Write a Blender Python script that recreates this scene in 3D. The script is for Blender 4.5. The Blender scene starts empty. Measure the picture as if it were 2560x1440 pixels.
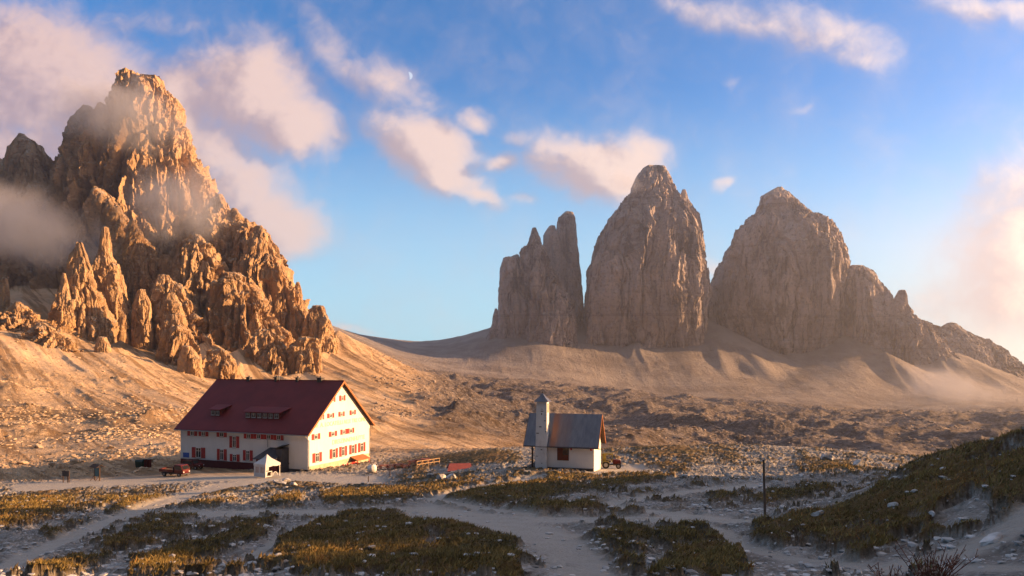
import bpy, bmesh, math, random
import numpy as np
from mathutils import Vector, Matrix

# ------------------------------------------------------------------ camera, world, sun, exposure
scene = bpy.context.scene
col = scene.collection
F_PX, CX, CY = 1750.0, 1280.0, 905.0          # focal length, centre column and horizon row, in photograph pixels
CAM_Z = 22.0
SUN_AZ, SUN_EL = math.radians(85.0), math.radians(11.0)   # azimuth clockwise from +Y

cam_d = bpy.data.cameras.new('camera')
cam_d.sensor_width = 36.0
cam_d.lens = 36.0 * F_PX / 2560.0
cam_d.clip_start, cam_d.clip_end = 0.2, 60000.0
cam = bpy.data.objects.new('camera', cam_d)
cam.location = (0, 0, CAM_Z)
cam.rotation_euler = (math.radians(90), 0, 0)
cam_d.shift_y = (CY - 720.0) / 2560.0
col.objects.link(cam)
scene.camera = cam

scene.view_settings.view_transform = 'Standard'
scene.view_settings.look = 'None'
scene.view_settings.exposure = 1.7
scene.view_settings.gamma = 1.0
scene.cycles.use_denoising = True
scene.cycles.max_bounces = 4
scene.cycles.diffuse_bounces = 2
scene.cycles.glossy_bounces = 2
scene.cycles.transmission_bounces = 2
scene.cycles.transparent_max_bounces = 8
scene.cycles.volume_bounces = 0
scene.cycles.sample_clamp_indirect = 6.0
scene.cycles.volume_step_rate = 4.0
scene.cycles.volume_max_steps = 160

sun_d = bpy.data.lights.new('sun', 'SUN')
sun_d.energy = 5.0
sun_d.angle = math.radians(0.5)
sun_d.color = (1.0, 0.56, 0.245)
sun = bpy.data.objects.new('sun', sun_d)
sdir = Vector((math.sin(SUN_AZ) * math.cos(SUN_EL), math.cos(SUN_AZ) * math.cos(SUN_EL), math.sin(SUN_EL)))
sun.rotation_euler = sdir.to_track_quat('Z', 'Y').to_euler()
sun.location = (60, 30, 60)
col.objects.link(sun)


def pix(px, py):
    """photograph pixel -> (x/y, z/y) of its viewing ray"""
    return (np.asarray(px, float) - CX) / F_PX, (CY - np.asarray(py, float)) / F_PX


def topix(u, e):
    """(x/y, z/y) -> photograph pixel"""
    return CX + F_PX * u, CY - F_PX * e


# ---- node helpers
class NT:
    def __init__(self, tree):
        self.t = tree
        self.n = tree.nodes
        self.l = tree.links

    def node(self, typ, **kw):
        nd = self.n.new(typ)
        for k, v in kw.items():
            setattr(nd, k, v)
        return nd

    def put(self, sock, v):
        if isinstance(v, bpy.types.NodeSocket):
            self.l.new(v, sock)
        elif v is not None:
            if sock.type == 'RGBA' and len(v) == 3:
                v = (*v, 1.0)
            sock.default_value = v

    def math(self, op, a, b=None, c=None, clamp=False):
        nd = self.node('ShaderNodeMath', operation=op, use_clamp=clamp)
        for i, v in enumerate((a, b, c)):
            if v is not None:
                self.put(nd.inputs[i], v)
        return nd.outputs[0]

    def vmath(self, op, a, b=None, scale=None):
        nd = self.node('ShaderNodeVectorMath', operation=op)
        self.put(nd.inputs[0], a)
        if b is not None:
            self.put(nd.inputs[1], b)
        if scale is not None:
            self.put(nd.inputs['Scale'], scale)
        return nd.outputs['Value'] if op in ('LENGTH', 'DOT_PRODUCT', 'DISTANCE') else nd.outputs[0]

    def mix(self, f, a, b, blend='MIX'):
        nd = self.node('ShaderNodeMix', data_type='RGBA', blend_type=blend)
        nd.clamp_factor = True
        self.put(nd.inputs[0], f)
        self.put(nd.inputs[6], a)
        self.put(nd.inputs[7], b)
        return nd.outputs[2]

    def noise(self, vec, scale, detail=6.0, rough=0.55, dist=0.0, lac=2.0, out=0):
        nd = self.node('ShaderNodeTexNoise')
        if vec is not None:
            self.put(nd.inputs['Vector'], vec)
        nd.inputs['Scale'].default_value = scale
        nd.inputs['Detail'].default_value = detail
        nd.inputs['Roughness'].default_value = rough
        nd.inputs['Lacunarity'].default_value = lac
        nd.inputs['Distortion'].default_value = dist
        return nd.outputs[out]

    def voro(self, vec, scale, feature='F1', out='Distance', rnd=1.0):
        nd = self.node('ShaderNodeTexVoronoi', feature=feature)
        self.put(nd.inputs['Vector'], vec)
        nd.inputs['Scale'].default_value = scale
        nd.inputs['Randomness'].default_value = rnd
        return nd.outputs[out]

    def step(self, x, lo, hi, a=0.0, b=1.0, smooth=True):
        nd = self.node('ShaderNodeMapRange', interpolation_type='SMOOTHSTEP' if smooth else 'LINEAR')
        self.put(nd.inputs[0], x)
        nd.inputs[1].default_value, nd.inputs[2].default_value = lo, hi
        nd.inputs[3].default_value, nd.inputs[4].default_value = a, b
        return nd.outputs[0]

    def sep(self, v):
        nd = self.node('ShaderNodeSeparateXYZ')
        self.put(nd.inputs[0], v)
        return nd.outputs

    def comb(self, x, y, z):
        nd = self.node('ShaderNodeCombineXYZ')
        for i, v in enumerate((x, y, z)):
            self.put(nd.inputs[i], v)
        return nd.outputs[0]

    def attr(self, name, out='Fac'):
        nd = self.node('ShaderNodeAttribute', attribute_name=name)
        return nd.outputs[out]

    def bump(self, h, strength=0.5, dist=1.0):
        nd = self.node('ShaderNodeBump')
        nd.inputs['Strength'].default_value = strength
        nd.inputs['Distance'].default_value = dist
        self.put(nd.inputs['Height'], h)
        return nd.outputs[0]


# ---- sky: Nishita atmosphere with banks of cloud in it
world = bpy.data.worlds.new('World')
scene.world = world
world.use_nodes = True
W = NT(world.node_tree)
W.n.clear()
wout = W.node('ShaderNodeOutputWorld')
bg = W.node('ShaderNodeBackground')
W.l.new(bg.outputs[0], wout.inputs[0])
SKY_STRENGTH = 0.09
bg.inputs[1].default_value = SKY_STRENGTH
sky = W.node('ShaderNodeTexSky', sky_type='NISHITA')
sky.sun_disc = False
sky.sun_elevation = SUN_EL
sky.sun_rotation = SUN_AZ
sky.altitude = 2400
sky.air_density = 1.0
sky.dust_density = 2.0
sky.ozone_density = 2.0

# cloud coverage as a node group: direction plane (x/y, z/y) -> density
cg = bpy.data.node_groups.new('cloud_density', 'ShaderNodeTree')
cg.interface.new_socket('P', in_out='INPUT', socket_type='NodeSocketVector')
cg.interface.new_socket('D', in_out='OUTPUT', socket_type='NodeSocketFloat')
G = NT(cg)
gi, go = G.node('NodeGroupInput'), G.node('NodeGroupOutput')
P = gi.outputs[0]
wn = G.noise(P, 5.0, 4.0, 0.6, out=1)
P1 = G.vmath('ADD', P, G.vmath('SCALE', G.vmath('SUBTRACT', wn, (0.5, 0.5, 0.5)), scale=0.10))
# centre x, y, half width, half height, tilt (degrees), weight
BLOBS = [
    (90, 190, 330, 170, 8, 1.25), (330, 330, 270, 190, 25, 1.25), (60, 400, 260, 160, 0, 1.0), (480, 330, 90, 190, 25, 0.9),
    (455, 235, 110, 110, 40, 1.0), (530, 400, 110, 130, 40, 1.0),
    (640, 240, 170, 150, 35, 1.15), (740, 320, 110, 95, 20, 1.15), (560, 170, 120, 80, 20, 0.8),
    (690, 560, 125, 80, 20, 1.15), (610, 480, 140, 110, 40, 0.95), (740, 600, 70, 35, 15, 0.6),
    (1060, 370, 150, 85, 22, 1.15), (1130, 450, 110, 60, 30, 0.9), (1190, 505, 75, 32, 15, 0.8), (960, 330, 85, 60, 10, 0.6), (1250, 400, 70, 28, -18, 0.75),
    (1490, 420, 150, 85, 18, 1.2), (1580, 400, 80, 60, 30, 1.0), (1370, 380, 60, 40, 0, 0.7), (1310, 505, 55, 25, 10, 0.5), (1310, 340, 60, 18, 5, 0.45),
    (1190, 292, 60, 34, 10, 0.75), (850, 140, 130, 55, 38, 0.55), (960, 200, 150, 60, 35, 0.6), (1040, 245, 70, 28, 20, 0.5),
    (820, 60, 120, 40, 40, 0.4), (1820, 30, 200, 45, 12, 0.55), (2080, 90, 190, 60, 20, 0.6), (2150, 150, 90, 28, 10, 0.5),
    (2460, 40, 170, 45, 8, 0.6), (1805, 465, 38, 18, -25, 0.6), (1790, 685, 60, 32, 0, 0.6), (1830, 205, 45, 25, 0, 0.4), (2015, 255, 30, 18, 0, 0.35),
    (2580, 650, 190, 240, 20, 1.0), (2480, 780, 220, 130, 10, 0.65), (880, 822, 80, 16, 12, 0.5), (380, 40, 300, 40, 5, 0.35),
]
acc = None
for (bx, by, ba, bb, ang, wgt) in BLOBS:
    u0, e0 = pix(bx, by)
    u1, _ = pix(bx + 1, by)
    k = float(u1 - u0)
    a, b = ba * k, bb * k
    t = math.radians(-ang)                     # photograph tilts run downwards to the right
    mp = G.node('ShaderNodeMapping', vector_type='TEXTURE')
    # a vanishing dependence on the sum so far keeps the node stack short
    G.put(mp.inputs['Vector'], P1 if acc is None else G.vmath('ADD', P1, G.math('MULTIPLY', acc, 1e-6)))
    mp.inputs['Location'].default_value = (float(u0), float(e0), 0)
    mp.inputs['Rotation'].default_value = (0, 0, t)
    mp.inputs['Scale'].default_value = (a * 1.75, b * 1.75, 1)
    ln = G.vmath('LENGTH', mp.outputs[0])
    v = G.step(ln, 1.0, 0.0, 0.0, wgt)
    acc = v if acc is None else G.math('SMOOTH_MAX', acc, v, 0.25)
n1 = G.noise(P, 9.0, 8.0, 0.6, 0.3)
n2 = G.noise(P, 24.0, 8.0, 0.65, 1.0)
nn = G.math('ADD', G.math('MULTIPLY', G.math('SUBTRACT', n1, 0.5), 1.0), G.math('MULTIPLY', G.math('SUBTRACT', n2, 0.5), 0.5))
dens = G.math('ADD', acc, G.math('MULTIPLY', nn, G.step(acc, 0.0, 0.35)))
G.l.new(dens, go.inputs[0])

tc = W.node('ShaderNodeTexCoord')
sx, sy, sz = W.sep(tc.outputs['Generated'])
ysafe = W.math('MAXIMUM', sy, 0.08)
plane = W.comb(W.math('DIVIDE', sx, ysafe), W.math('DIVIDE', sz, ysafe), 0.0)


def cloud_at(vec):
    g = W.node('ShaderNodeGroup')
    g.node_tree = cg
    W.put(g.inputs[0], vec)
    return g.outputs[0]


d0 = cloud_at(plane)
d1 = cloud_at(W.vmath('ADD', plane, (0.045, 0.012, 0)))     # towards the sun
cover = W.math('MULTIPLY', W.step(d0, 0.04, 0.95), W.math('MULTIPLY', W.step(sy, 0.05, 0.3), W.step(sz, -0.02, 0.06)))
litc = W.step(W.math('SUBTRACT', d0, d1), -0.22, 0.34)
hz = W.step(W.math('DIVIDE', sx, ysafe), -0.75, 0.75, smooth=False)
c_lit = W.mix(hz, (3.1, 2.1, 1.85), (4.3, 3.35, 2.8))
c_shd = W.mix(hz, (1.75, 1.2, 1.3), (2.3, 1.85, 1.9))
c_cloud = W.mix(litc, c_shd, c_lit)
# grade of the clear sky: deeper blue aloft
hs = W.node('ShaderNodeHueSaturation')
hs.inputs['Saturation'].default_value = 1.35
hs.inputs['Value'].default_value = 0.90
W.put(hs.inputs['Color'], sky.outputs[0])
hor = W.step(W.math('DIVIDE', sz, ysafe), 0.42, 0.0, 0.0, 0.92)
SKY_COL = W.mix(1.0, W.mix(hor, hs.outputs[0], (2.2, 2.95, 3.35)), (0.80, 1.0, 1.07), 'MULTIPLY')
glow = W.math('MULTIPLY', W.step(W.math('DIVIDE', sx, ysafe), 0.30, 0.95), W.step(W.math('DIVIDE', sz, ysafe), 0.30, 0.0))
SKY_COL = W.mix(W.math('MULTIPLY', glow, 0.8), SKY_COL, (4.6, 3.8, 2.9))
full = W.mix(W.math('MULTIPLY', cover, 0.93), SKY_COL, c_cloud)
# the sky at the viewer's back is dimmed to cut fill on shaded walls
over = W.step(sz, 0.46, 0.78)                       # bright layer added overhead, out of view, to lift shade on the ground
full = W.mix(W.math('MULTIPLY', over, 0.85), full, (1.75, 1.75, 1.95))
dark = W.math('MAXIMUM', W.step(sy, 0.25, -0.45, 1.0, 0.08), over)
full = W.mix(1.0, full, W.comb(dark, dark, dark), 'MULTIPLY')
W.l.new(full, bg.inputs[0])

# ------------------------------------------------------------------ numeric noise
class Noise:
    def __init__(self, seed):
        r = np.random.RandomState(seed)
        self.p = np.concatenate([r.permutation(256)] * 3).astype(np.int32)
        g = r.normal(size=(256, 3))
        self.g = (g / np.linalg.norm(g, axis=1)[:, None]).astype(np.float32)
        self.r = r.rand(256).astype(np.float32)

    def perlin(self, x, y, z):
        x, y, z = (np.asarray(v, np.float32) for v in (x, y, z))
        xi, yi, zi = np.floor(x).astype(np.int32), np.floor(y).astype(np.int32), np.floor(z).astype(np.int32)
        xf, yf, zf = x - xi, y - yi, z - zi
        xi &= 255; yi &= 255; zi &= 255
        f = lambda t: t * t * t * (t * (t * 6 - 15) + 10)
        u, v, w = f(xf), f(yf), f(zf)
        P = self.p
        res = 0
        for dx in (0, 1):
            A = P[xi + dx]
            wx = u if dx else 1 - u
            for dy in (0, 1):
                B = P[A + yi + dy]
                wy = v if dy else 1 - v
                for dz in (0, 1):
                    g = self.g[P[B + zi + dz]]
                    wz = w if dz else 1 - w
                    res = res + wx * wy * wz * (g[..., 0] * (xf - dx) + g[..., 1] * (yf - dy) + g[..., 2] * (zf - dz))
        return res * 1.5

    def fbm(self, x, y, z, oct=5, gain=0.5):
        s, a = 0, 1.0
        for _ in range(oct):
            s = s + a * self.perlin(x, y, z)
            x, y, z = x * 2.03 + 13.7, y * 2.03 + 7.1, z * 2.03 + 3.3
            a *= gain
        return s

    def ridged(self, x, y, z, oct=5, gain=0.5):
        s, a, tot, w = 0, 1.0, 0.0, 1.0
        for _ in range(oct):
            n = 1 - np.abs(self.perlin(x, y, z)) * 1.4
            n = n * n * w
            w = np.clip(n * 1.6, 0, 1)
            s = s + a * n
            tot += a
            x, y, z = x * 2.07 + 5.2, y * 2.07 + 1.3, z * 2.07 + 9.1
            a *= gain
        return s / tot

    def cells(self, x, y):
        """2-D Worley: (F1, F2-F1, random per cell)"""
        xi, yi = np.floor(x).astype(np.int32), np.floor(y).astype(np.int32)
        f1 = np.full(x.shape, 9.0, np.float32)
        f2 = f1.copy()
        rid = np.zeros(x.shape, np.float32)
        P = self.p
        for dx in (-1, 0, 1):
            for dy in (-1, 0, 1):
                cx, cy = xi + dx, yi + dy
                h = P[P[cx & 255] + (cy & 255)]
                jx, jy = self.r[h], self.r[P[h + 17]]
                d = np.hypot(cx + jx - x, cy + jy - y).astype(np.float32)
                rr = self.r[P[h + 91]]
                near = d < f1
                f2 = np.where(near, f1, np.minimum(f2, d))
                rid = np.where(near, rr, rid)
                f1 = np.where(near, d, f1)
        return f1, f2 - f1, rid


    def facets(self, x, y, z):
        """3-D cells, each a tilted plane: angular blocks; returns offset and nearness to a joint"""
        xi, yi, zi = (np.floor(v).astype(np.int32) for v in (x, y, z))
        f1 = np.full(x.shape, 9.0, np.float32)
        f2 = f1.copy()
        out = np.zeros(x.shape, np.float32)
        P, R = self.p, self.r
        for dx in (-1, 0, 1):
            for dy in (-1, 0, 1):
                A = P[P[(xi + dx) & 255] + ((yi + dy) & 255)]
                for dz in (-1, 0, 1):
                    h = P[A + ((zi + dz) & 255)]
                    ex = (xi + dx + R[h] - x).astype(np.float32)
                    ey = (yi + dy + R[P[h + 17]] - y).astype(np.float32)
                    ez = (zi + dz + R[P[h + 53]] - z).astype(np.float32)
                    d = ex * ex + ey * ey + ez * ez
                    g = self.g[P[h + 91]]
                    v = (R[P[h + 131]] - 0.5) + (g[..., 0] * ex + g[..., 1] * ey + g[..., 2] * ez) * 0.9
                    near = d < f1
                    f2 = np.where(near, f1, np.minimum(f2, d))
                    out = np.where(near, v, out)
                    f1 = np.where(near, d, f1)
        return out, np.sqrt(f2) - np.sqrt(f1)


def sstep(x, a, b):
    t = np.clip((x - a) / (b - a), 0, 1)
    return t * t * (3 - 2 * t)


def mesh_np(name, verts, quads=None, tris=None, mat=None, smooth=False, attrs=None):
    """numpy arrays -> linked mesh object"""
    me = bpy.data.meshes.new(name)
    nv = len(verts)
    loops, starts, totals = [], [], []
    off = 0
    for arr, k in ((quads, 4), (tris, 3)):
        if arr is not None and len(arr):
            loops.append(np.asarray(arr, np.int32).ravel())
            n = len(arr)
            starts.append(off + np.arange(n, dtype=np.int32) * k)
            totals.append(np.full(n, k, np.int32))
            off += n * k
    loops, starts, totals = np.concatenate(loops), np.concatenate(starts), np.concatenate(totals)
    me.vertices.add(nv)
    me.vertices.foreach_set('co', np.asarray(verts, np.float32).ravel())
    me.loops.add(len(loops))
    me.loops.foreach_set('vertex_index', loops)
    me.polygons.add(len(starts))
    me.polygons.foreach_set('loop_start', starts)
    me.polygons.foreach_set('loop_total', totals)
    me.polygons.foreach_set('use_smooth', np.full(len(starts), bool(smooth)))
    me.update(calc_edges=True)
    me.validate()
    for k, v in (attrs or {}).items():
        at = me.attributes.new(k, 'FLOAT', 'POINT')
        at.data.foreach_set('value', np.asarray(v, np.float32).ravel())
    if mat:
        me.materials.append(mat)
    ob = bpy.data.objects.new(name, me)
    col.objects.link(ob)
    return ob


def grid_quads(nr, nc, wrap=False):
    i = np.arange(nr - 1)[:, None]
    j = np.arange(nc if wrap else nc - 1)[None, :]
    j2 = (j + 1) % nc
    a, b, c, d = i * nc + j, i * nc + j2, (i + 1) * nc + j2, (i + 1) * nc + j
    return np.stack(np.broadcast_arrays(a, b, c, d), -1).reshape(-1, 4)


def tag(o, label=None, cat=None, group=None, kind=None):
    if label: o['label'] = label
    if cat: o['category'] = cat
    if group: o['group'] = group
    if kind: o['kind'] = kind
    return o


# ------------------------------------------------------------------ terrain: measured points (photo x, photo y, metres ahead)
CTRL = [
    # close foreground
    (0, 1440, 17), (500, 1440, 14), (1000, 1440, 11), (1280, 1440, 11), (1600, 1440, 12), (2000, 1440, 11), (2560, 1440, 9),
    (0, 1340, 32), (500, 1340, 27), (1000, 1340, 20), (1300, 1340, 19), (1600, 1345, 19), (1850, 1345, 18), 
    (0, 1280, 52), (500, 1280, 45), (900, 1282, 38), (1300, 1280, 32), (1600, 1280, 28), (1910, 1288, 25),
    # grassy knoll on the right
    (2050, 1385, 14.5), (2250, 1400, 12.5), (2400, 1350, 12.5), (2560, 1290, 12.0),
    (2000, 1300, 19), (2150, 1240, 19.5), (2250, 1200, 19), (2340, 1163, 18.5), (2450, 1140, 18), (2560, 1104, 17),
    (2400, 1240, 15.5), (2560, 1180, 14.5), (2150, 1310, 16.5),
    (2560, 1150, 24), (2400, 1190, 27), (2250, 1230, 30), (2100, 1255, 29), (2000, 1275, 26),
    # plateau
    (0, 1230, 95), (400, 1230, 88), (800, 1230, 80), (1100, 1230, 62), (1400, 1230, 50), (1700, 1235, 42), (2000, 1238, 38),
    (0, 1204, 125), (400, 1203, 118), (800, 1200, 112), (1000, 1203, 98), (1200, 1198, 76), (1400, 1196, 71), (1700, 1200, 58), (2100, 1205, 52), (2400, 1210, 48),
    (770, 1182, 128), (600, 1176, 132), (455, 1165, 138), (1000, 1182, 120), (1200, 1182, 88), (1340, 1179, 83), (1480, 1179, 83), (1600, 1180, 82), (1900, 1182, 72), (2200, 1185, 66), (2500, 1190, 62),
    (330, 1172, 138), (1000, 1160, 140), (1300, 1160, 100), (1500, 1160, 98), (1800, 1160, 90), (2100, 1162, 86), (2400, 1170, 80),
    (1000, 1138, 168), (1200, 1140, 130), (1500, 1140, 116), (1800, 1138, 112), (2100, 1142, 110),
    (860, 1140, 160), (930, 1122, 190), (1000, 1114, 205), (1130, 1124, 185), (1250, 1119, 165), (1400, 1122, 150), (1600, 1120, 150), (1750, 1114, 150), (1900, 1118, 150), (2040, 1122, 150), (2300, 1145, 140), (2560, 1165, 130),
    # hidden dip beyond the crest
    (1250, 1190, 260), (1400, 1215, 260), (1700, 1215, 260), (2000, 1215, 260), (2300, 1220, 260), (2560, 1225, 260), (1000, 1135, 260),
    # sunlit slope on the left
    (0, 1150, 170), (0, 1050, 245), (0, 950, 335), (0, 850, 440), (150, 1120, 195), (150, 1000, 310), (150, 905, 430), (300, 1130, 170), (300, 1050, 255), (300, 960, 370), (330, 895, 480),
    (450, 1110, 190), (470, 1000, 330), (460, 960, 440), (420, 915, 520), (600, 1100, 230), (600, 1000, 420), (640, 940, 540), (800, 1000, 420), (800, 890, 620), (850, 838, 720), (905, 868, 690),
    (930, 890, 680), (1004, 948, 600), (1077, 993, 540), (1150, 1039, 470), (1242, 1076, 420), (950, 1000, 470), (1000, 1060, 380), (1100, 1090, 350), (1200, 1110, 340), (950, 1100, 300), (1100, 1114, 300),
    (250, 820, 620), (100, 760, 640), (0, 740, 700), (400, 800, 700), (550, 800, 740), (700, 800, 740),
    (0, 640, 1000), (200, 600, 1000), (500, 700, 900), (750, 800, 900), (0, 700, 1500), (400, 700, 1500),
    # hummocky middle ground
    (1000, 922, 1100), (1100, 942, 1150), (1150, 960, 1000), (1200, 1000, 760), (1280, 1045, 600), (1300, 1000, 840), (1400, 968, 1250), (1400, 1010, 800), (1400, 1062, 560), (1500, 1095, 440), (1500, 1000, 860),
    (1600, 1100, 440), (1600, 1050, 650), (1600, 990, 1250), (1700, 1005, 1250), (1900, 1010, 1300), (1900, 1050, 850), (2100, 1040, 980), (2300, 1055, 850), (2500, 1045, 900), (1700, 1062, 620), (2000, 1100, 480), (2300, 1120, 440), (2500, 1115, 450), (1800, 1108, 450),
    # far scree and the saddle
    (835, 816, 1500), (900, 838, 1800), (950, 848, 2000), (1000, 853, 2100), (1090, 858, 2150), (1150, 848, 2120), (1222, 822, 2050),
    (1000, 885, 1750), (1100, 893, 1850), (1200, 880, 1880), (1200, 930, 1550),
    (1260, 832, 1940), (1350, 846, 1880), (1445, 822, 1990), (1500, 848, 1930), (1600, 860, 1900), (1740, 832, 1980), (1765, 795, 2080), (1800, 815, 2050), (1860, 868, 1990), (1980, 888, 1960), (2090, 872, 1960), (2115, 830, 2020), (2180, 880, 1880), (2260, 915, 1900), (2300, 880, 1950), (2400, 895, 1950), (2560, 965, 1880),
    (1300, 900, 1770), (1450, 890, 1840), (1550, 935, 1760), (1650, 965, 1680), (1700, 900, 1830), (1800, 930, 1790), (1950, 960, 1720), (2100, 960, 1700), (2200, 985, 1660), (2300, 990, 1640), (2450, 1000, 1580), (2560, 1010, 1560), (1400, 940, 1600),
    # behind everything
    (900, 880, 3200), (1100, 890, 3200), (1300, 900, 3200), (1600, 905, 3200), (2000, 908, 3200), (2560, 935, 2600), (300, 860, 3200), (0, 860, 3200),
    (0, 895, 7000), (1280, 897, 7000), (2560, 897, 7000),
]
DIRECT = [(u, y, -1.75 / y if y < 4 else e) for y, e in ((3.0, 0), (6.5, -0.335)) for u in (-1.5, -0.9, -0.4, 0.0, 0.4, 0.9, 1.5)]
DIRECT += [(-1.3, 20, -0.27), (-1.3, 60, -0.2), (-1.3, 120, -0.17), (-1.3, 300, -0.05), (-1.3, 700, 0.08), (-1.3, 2000, 0.06), (-1.3, 7000, 0.0),
           (1.3, 14, -0.09), (1.3, 30, -0.08), (1.3, 60, -0.12), (1.3, 120, -0.15), (1.3, 300, -0.18), (1.3, 800, -0.09), (1.3, 1500, -0.05), (1.3, 7000, 0.0)]
_pu, _pe = pix([c[0] for c in CTRL], [c[1] for c in CTRL])
CU = np.concatenate([_pu, [d[0] for d in DIRECT]])
CV = np.concatenate([np.log([c[2] for c in CTRL]), [math.log(d[1]) for d in DIRECT]])
CE = np.concatenate([_pe, [d[2] for d in DIRECT]])
KU = 2.2


def _phi(r):
    return np.sqrt(r * r + 0.0009) ** 1.0 * r * r / (r + 0.15)     # softened between linear and cubic


def _rbf():
    X = np.stack([CU * KU, CV], 1)
    D = np.linalg.norm(X[:, None] - X[None], axis=2)
    A = _phi(D) + np.eye(len(X)) * 0.002
    Pm = np.concatenate([np.ones((len(X), 1)), X], 1)
    M = np.block([[A, Pm], [Pm.T, np.zeros((3, 3))]])
    return X, np.linalg.solve(M, np.concatenate([CE, np.zeros(3)]))


RX, RW = _rbf()
GU = np.linspace(-1.62, 1.62, 260)
GV = np.linspace(math.log(2.5), math.log(8000), 340)


def _coarse():
    uu, vv = np.meshgrid(GU * KU, GV)
    q = np.stack([uu.ravel(), vv.ravel()], 1)
    out = np.empty(len(q))
    for s in range(0, len(q), 8000):
        b = q[s:s + 8000]
        D = np.sqrt(((b[:, None] - RX[None]) ** 2).sum(2))
        out[s:s + 8000] = _phi(D) @ RW[:-3] + RW[-3] + b @ RW[-2:]
    return out.reshape(len(GV), len(GU))


GE = _coarse()


def base_e(u, v):
    """bilinear look-up of the terrain's z/y"""
    fu = np.clip((u - GU[0]) / (GU[1] - GU[0]), 0, len(GU) - 1.001)
    fv = np.clip((v - GV[0]) / (GV[1] - GV[0]), 0, len(GV) - 1.001)
    iu, iv = fu.astype(int), fv.astype(int)
    a, b = fu - iu, fv - iv
    a, b = a * a * (3 - 2 * a) * 0 + a, b
    return (GE[iv, iu] * (1 - a) * (1 - b) + GE[iv, iu + 1] * a * (1 - b) + GE[iv + 1, iu] * (1 - a) * b + GE[iv + 1, iu + 1] * a * b)


def poly_mask(px, py, poly, soft):
    """signed distance (in pixels) to a polygon -> soft mask"""
    poly = np.asarray(poly, float)
    d2 = np.full(px.shape, 1e12)
    inside = np.zeros(px.shape, bool)
    for (x1, y1), (x2, y2) in zip(poly, np.roll(poly, -1, 0)):
        ex, ey = x2 - x1, y2 - y1
        t = np.clip(((px - x1) * ex + (py - y1) * ey) / (ex * ex + ey * ey), 0, 1)
        d2 = np.minimum(d2, (px - x1 - t * ex) ** 2 + (py - y1 - t * ey) ** 2)
        if y1 != y2:
            c = ((y1 > py) != (y2 > py)) & (px < ex * (py - y1) / ey + x1)
            inside ^= c
    d = np.sqrt(d2)
    return np.where(inside, d, -d) / soft


GRASS = [
    [(740, 1335), (800, 1302), (900, 1292), (1000, 1297), (1060, 1312), (1150, 1310), (1230, 1335), (1290, 1370), (1310, 1410), (1290, 1460), (760, 1460), (700, 1410), (690, 1365)],
    [(955, 1285), (1010, 1262), (1065, 1285), (1040, 1300), (960, 1300)], [(885, 1290), (910, 1270), (955, 1272), (940, 1288)],
    [(1080, 1260), (1100, 1240), (1180, 1225), (1260, 1210), (1350, 1205), (1370, 1215), (1500, 1222), (1570, 1230), (1400, 1240), (1330, 1258), (1180, 1275), (1100, 1272)],
    [(1220, 1282), (1330, 1260), (1420, 1268), (1560, 1250), (1600, 1260), (1560, 1275), (1430, 1295), (1260, 1292)],
    [(800, 1235), (870, 1222), (1000, 1225), (1060, 1215), (1080, 1192), (1170, 1195), (1110, 1220), (1060, 1238), (900, 1265), (810, 1265)],
    [(1410, 1392), (1530, 1340), (1680, 1312), (1760, 1305), (1805, 1320), (1780, 1350), (1650, 1375), (1600, 1397), (1480, 1407), (1420, 1425)],
    [(1670, 1405), (1740, 1372), (1800, 1360), (1850, 1390), (1875, 1460), (1630, 1460)],
    [(1885, 1335), (1900, 1310), (2000, 1285), (2120, 1240), (2200, 1205), (2330, 1145), (2450, 1118), (2600, 1060), (2600, 1255), (2500, 1300), (2440, 1335), (2380, 1352), (2250, 1385), (2150, 1402), (2050, 1382), (1990, 1362), (1950, 1368)],
    [(0, 1262), (100, 1232), (200, 1240), (150, 1290), (50, 1312), (-20, 1335)], [(105, 1345), (230, 1312), (215, 1340), (110, 1357)],
    [(265, 1290), (330, 1243), (430, 1240), (425, 1265), (330, 1292)], [(250, 1372), (420, 1292), (490, 1290), (440, 1340), (300, 1382), (260, 1400)],
    [(330, 1425), (450, 1372), (560, 1342), (685, 1310), (640, 1352), (500, 1425), (420, 1460), (320, 1460)], [(80, 1450), (200, 1400), (245, 1420), (160, 1450)],
    [(470, 1230), (560, 1215), (620, 1222), (560, 1238), (480, 1245)], [(660, 1262), (700, 1245), (760, 1240), (740, 1268), (670, 1272)],
    [(1880, 1255), (1950, 1235), (2060, 1218), (2100, 1222), (2010, 1250), (1900, 1268)],
    [(960, 1160), (1090, 1132), (1240, 1123), (1300, 1135), (1290, 1158), (1150, 1166), (1000, 1166)], [(1560, 1138), (1660, 1122), (1800, 1122), (1840, 1134), (1700, 1146), (1600, 1150)],
    [(1440, 1222), (1600, 1190), (1680, 1196), (1560, 1225)],
]
BARE = [
    [(2340, 1330), (2365, 1262), (2420, 1240), (2470, 1260), (2450, 1310), (2400, 1340)], [(1890, 1300), (2060, 1240), (2240, 1178), (2265, 1205), (2090, 1278), (1915, 1326)],
    [(1040, 1370), (1080, 1345), (1110, 1350), (1075, 1385)], [(1520, 1385), (1600, 1355), (1660, 1350), (1600, 1380)], [(2470, 1150), (2560, 1105), (2560, 1125), (2480, 1160)],
]
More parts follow.
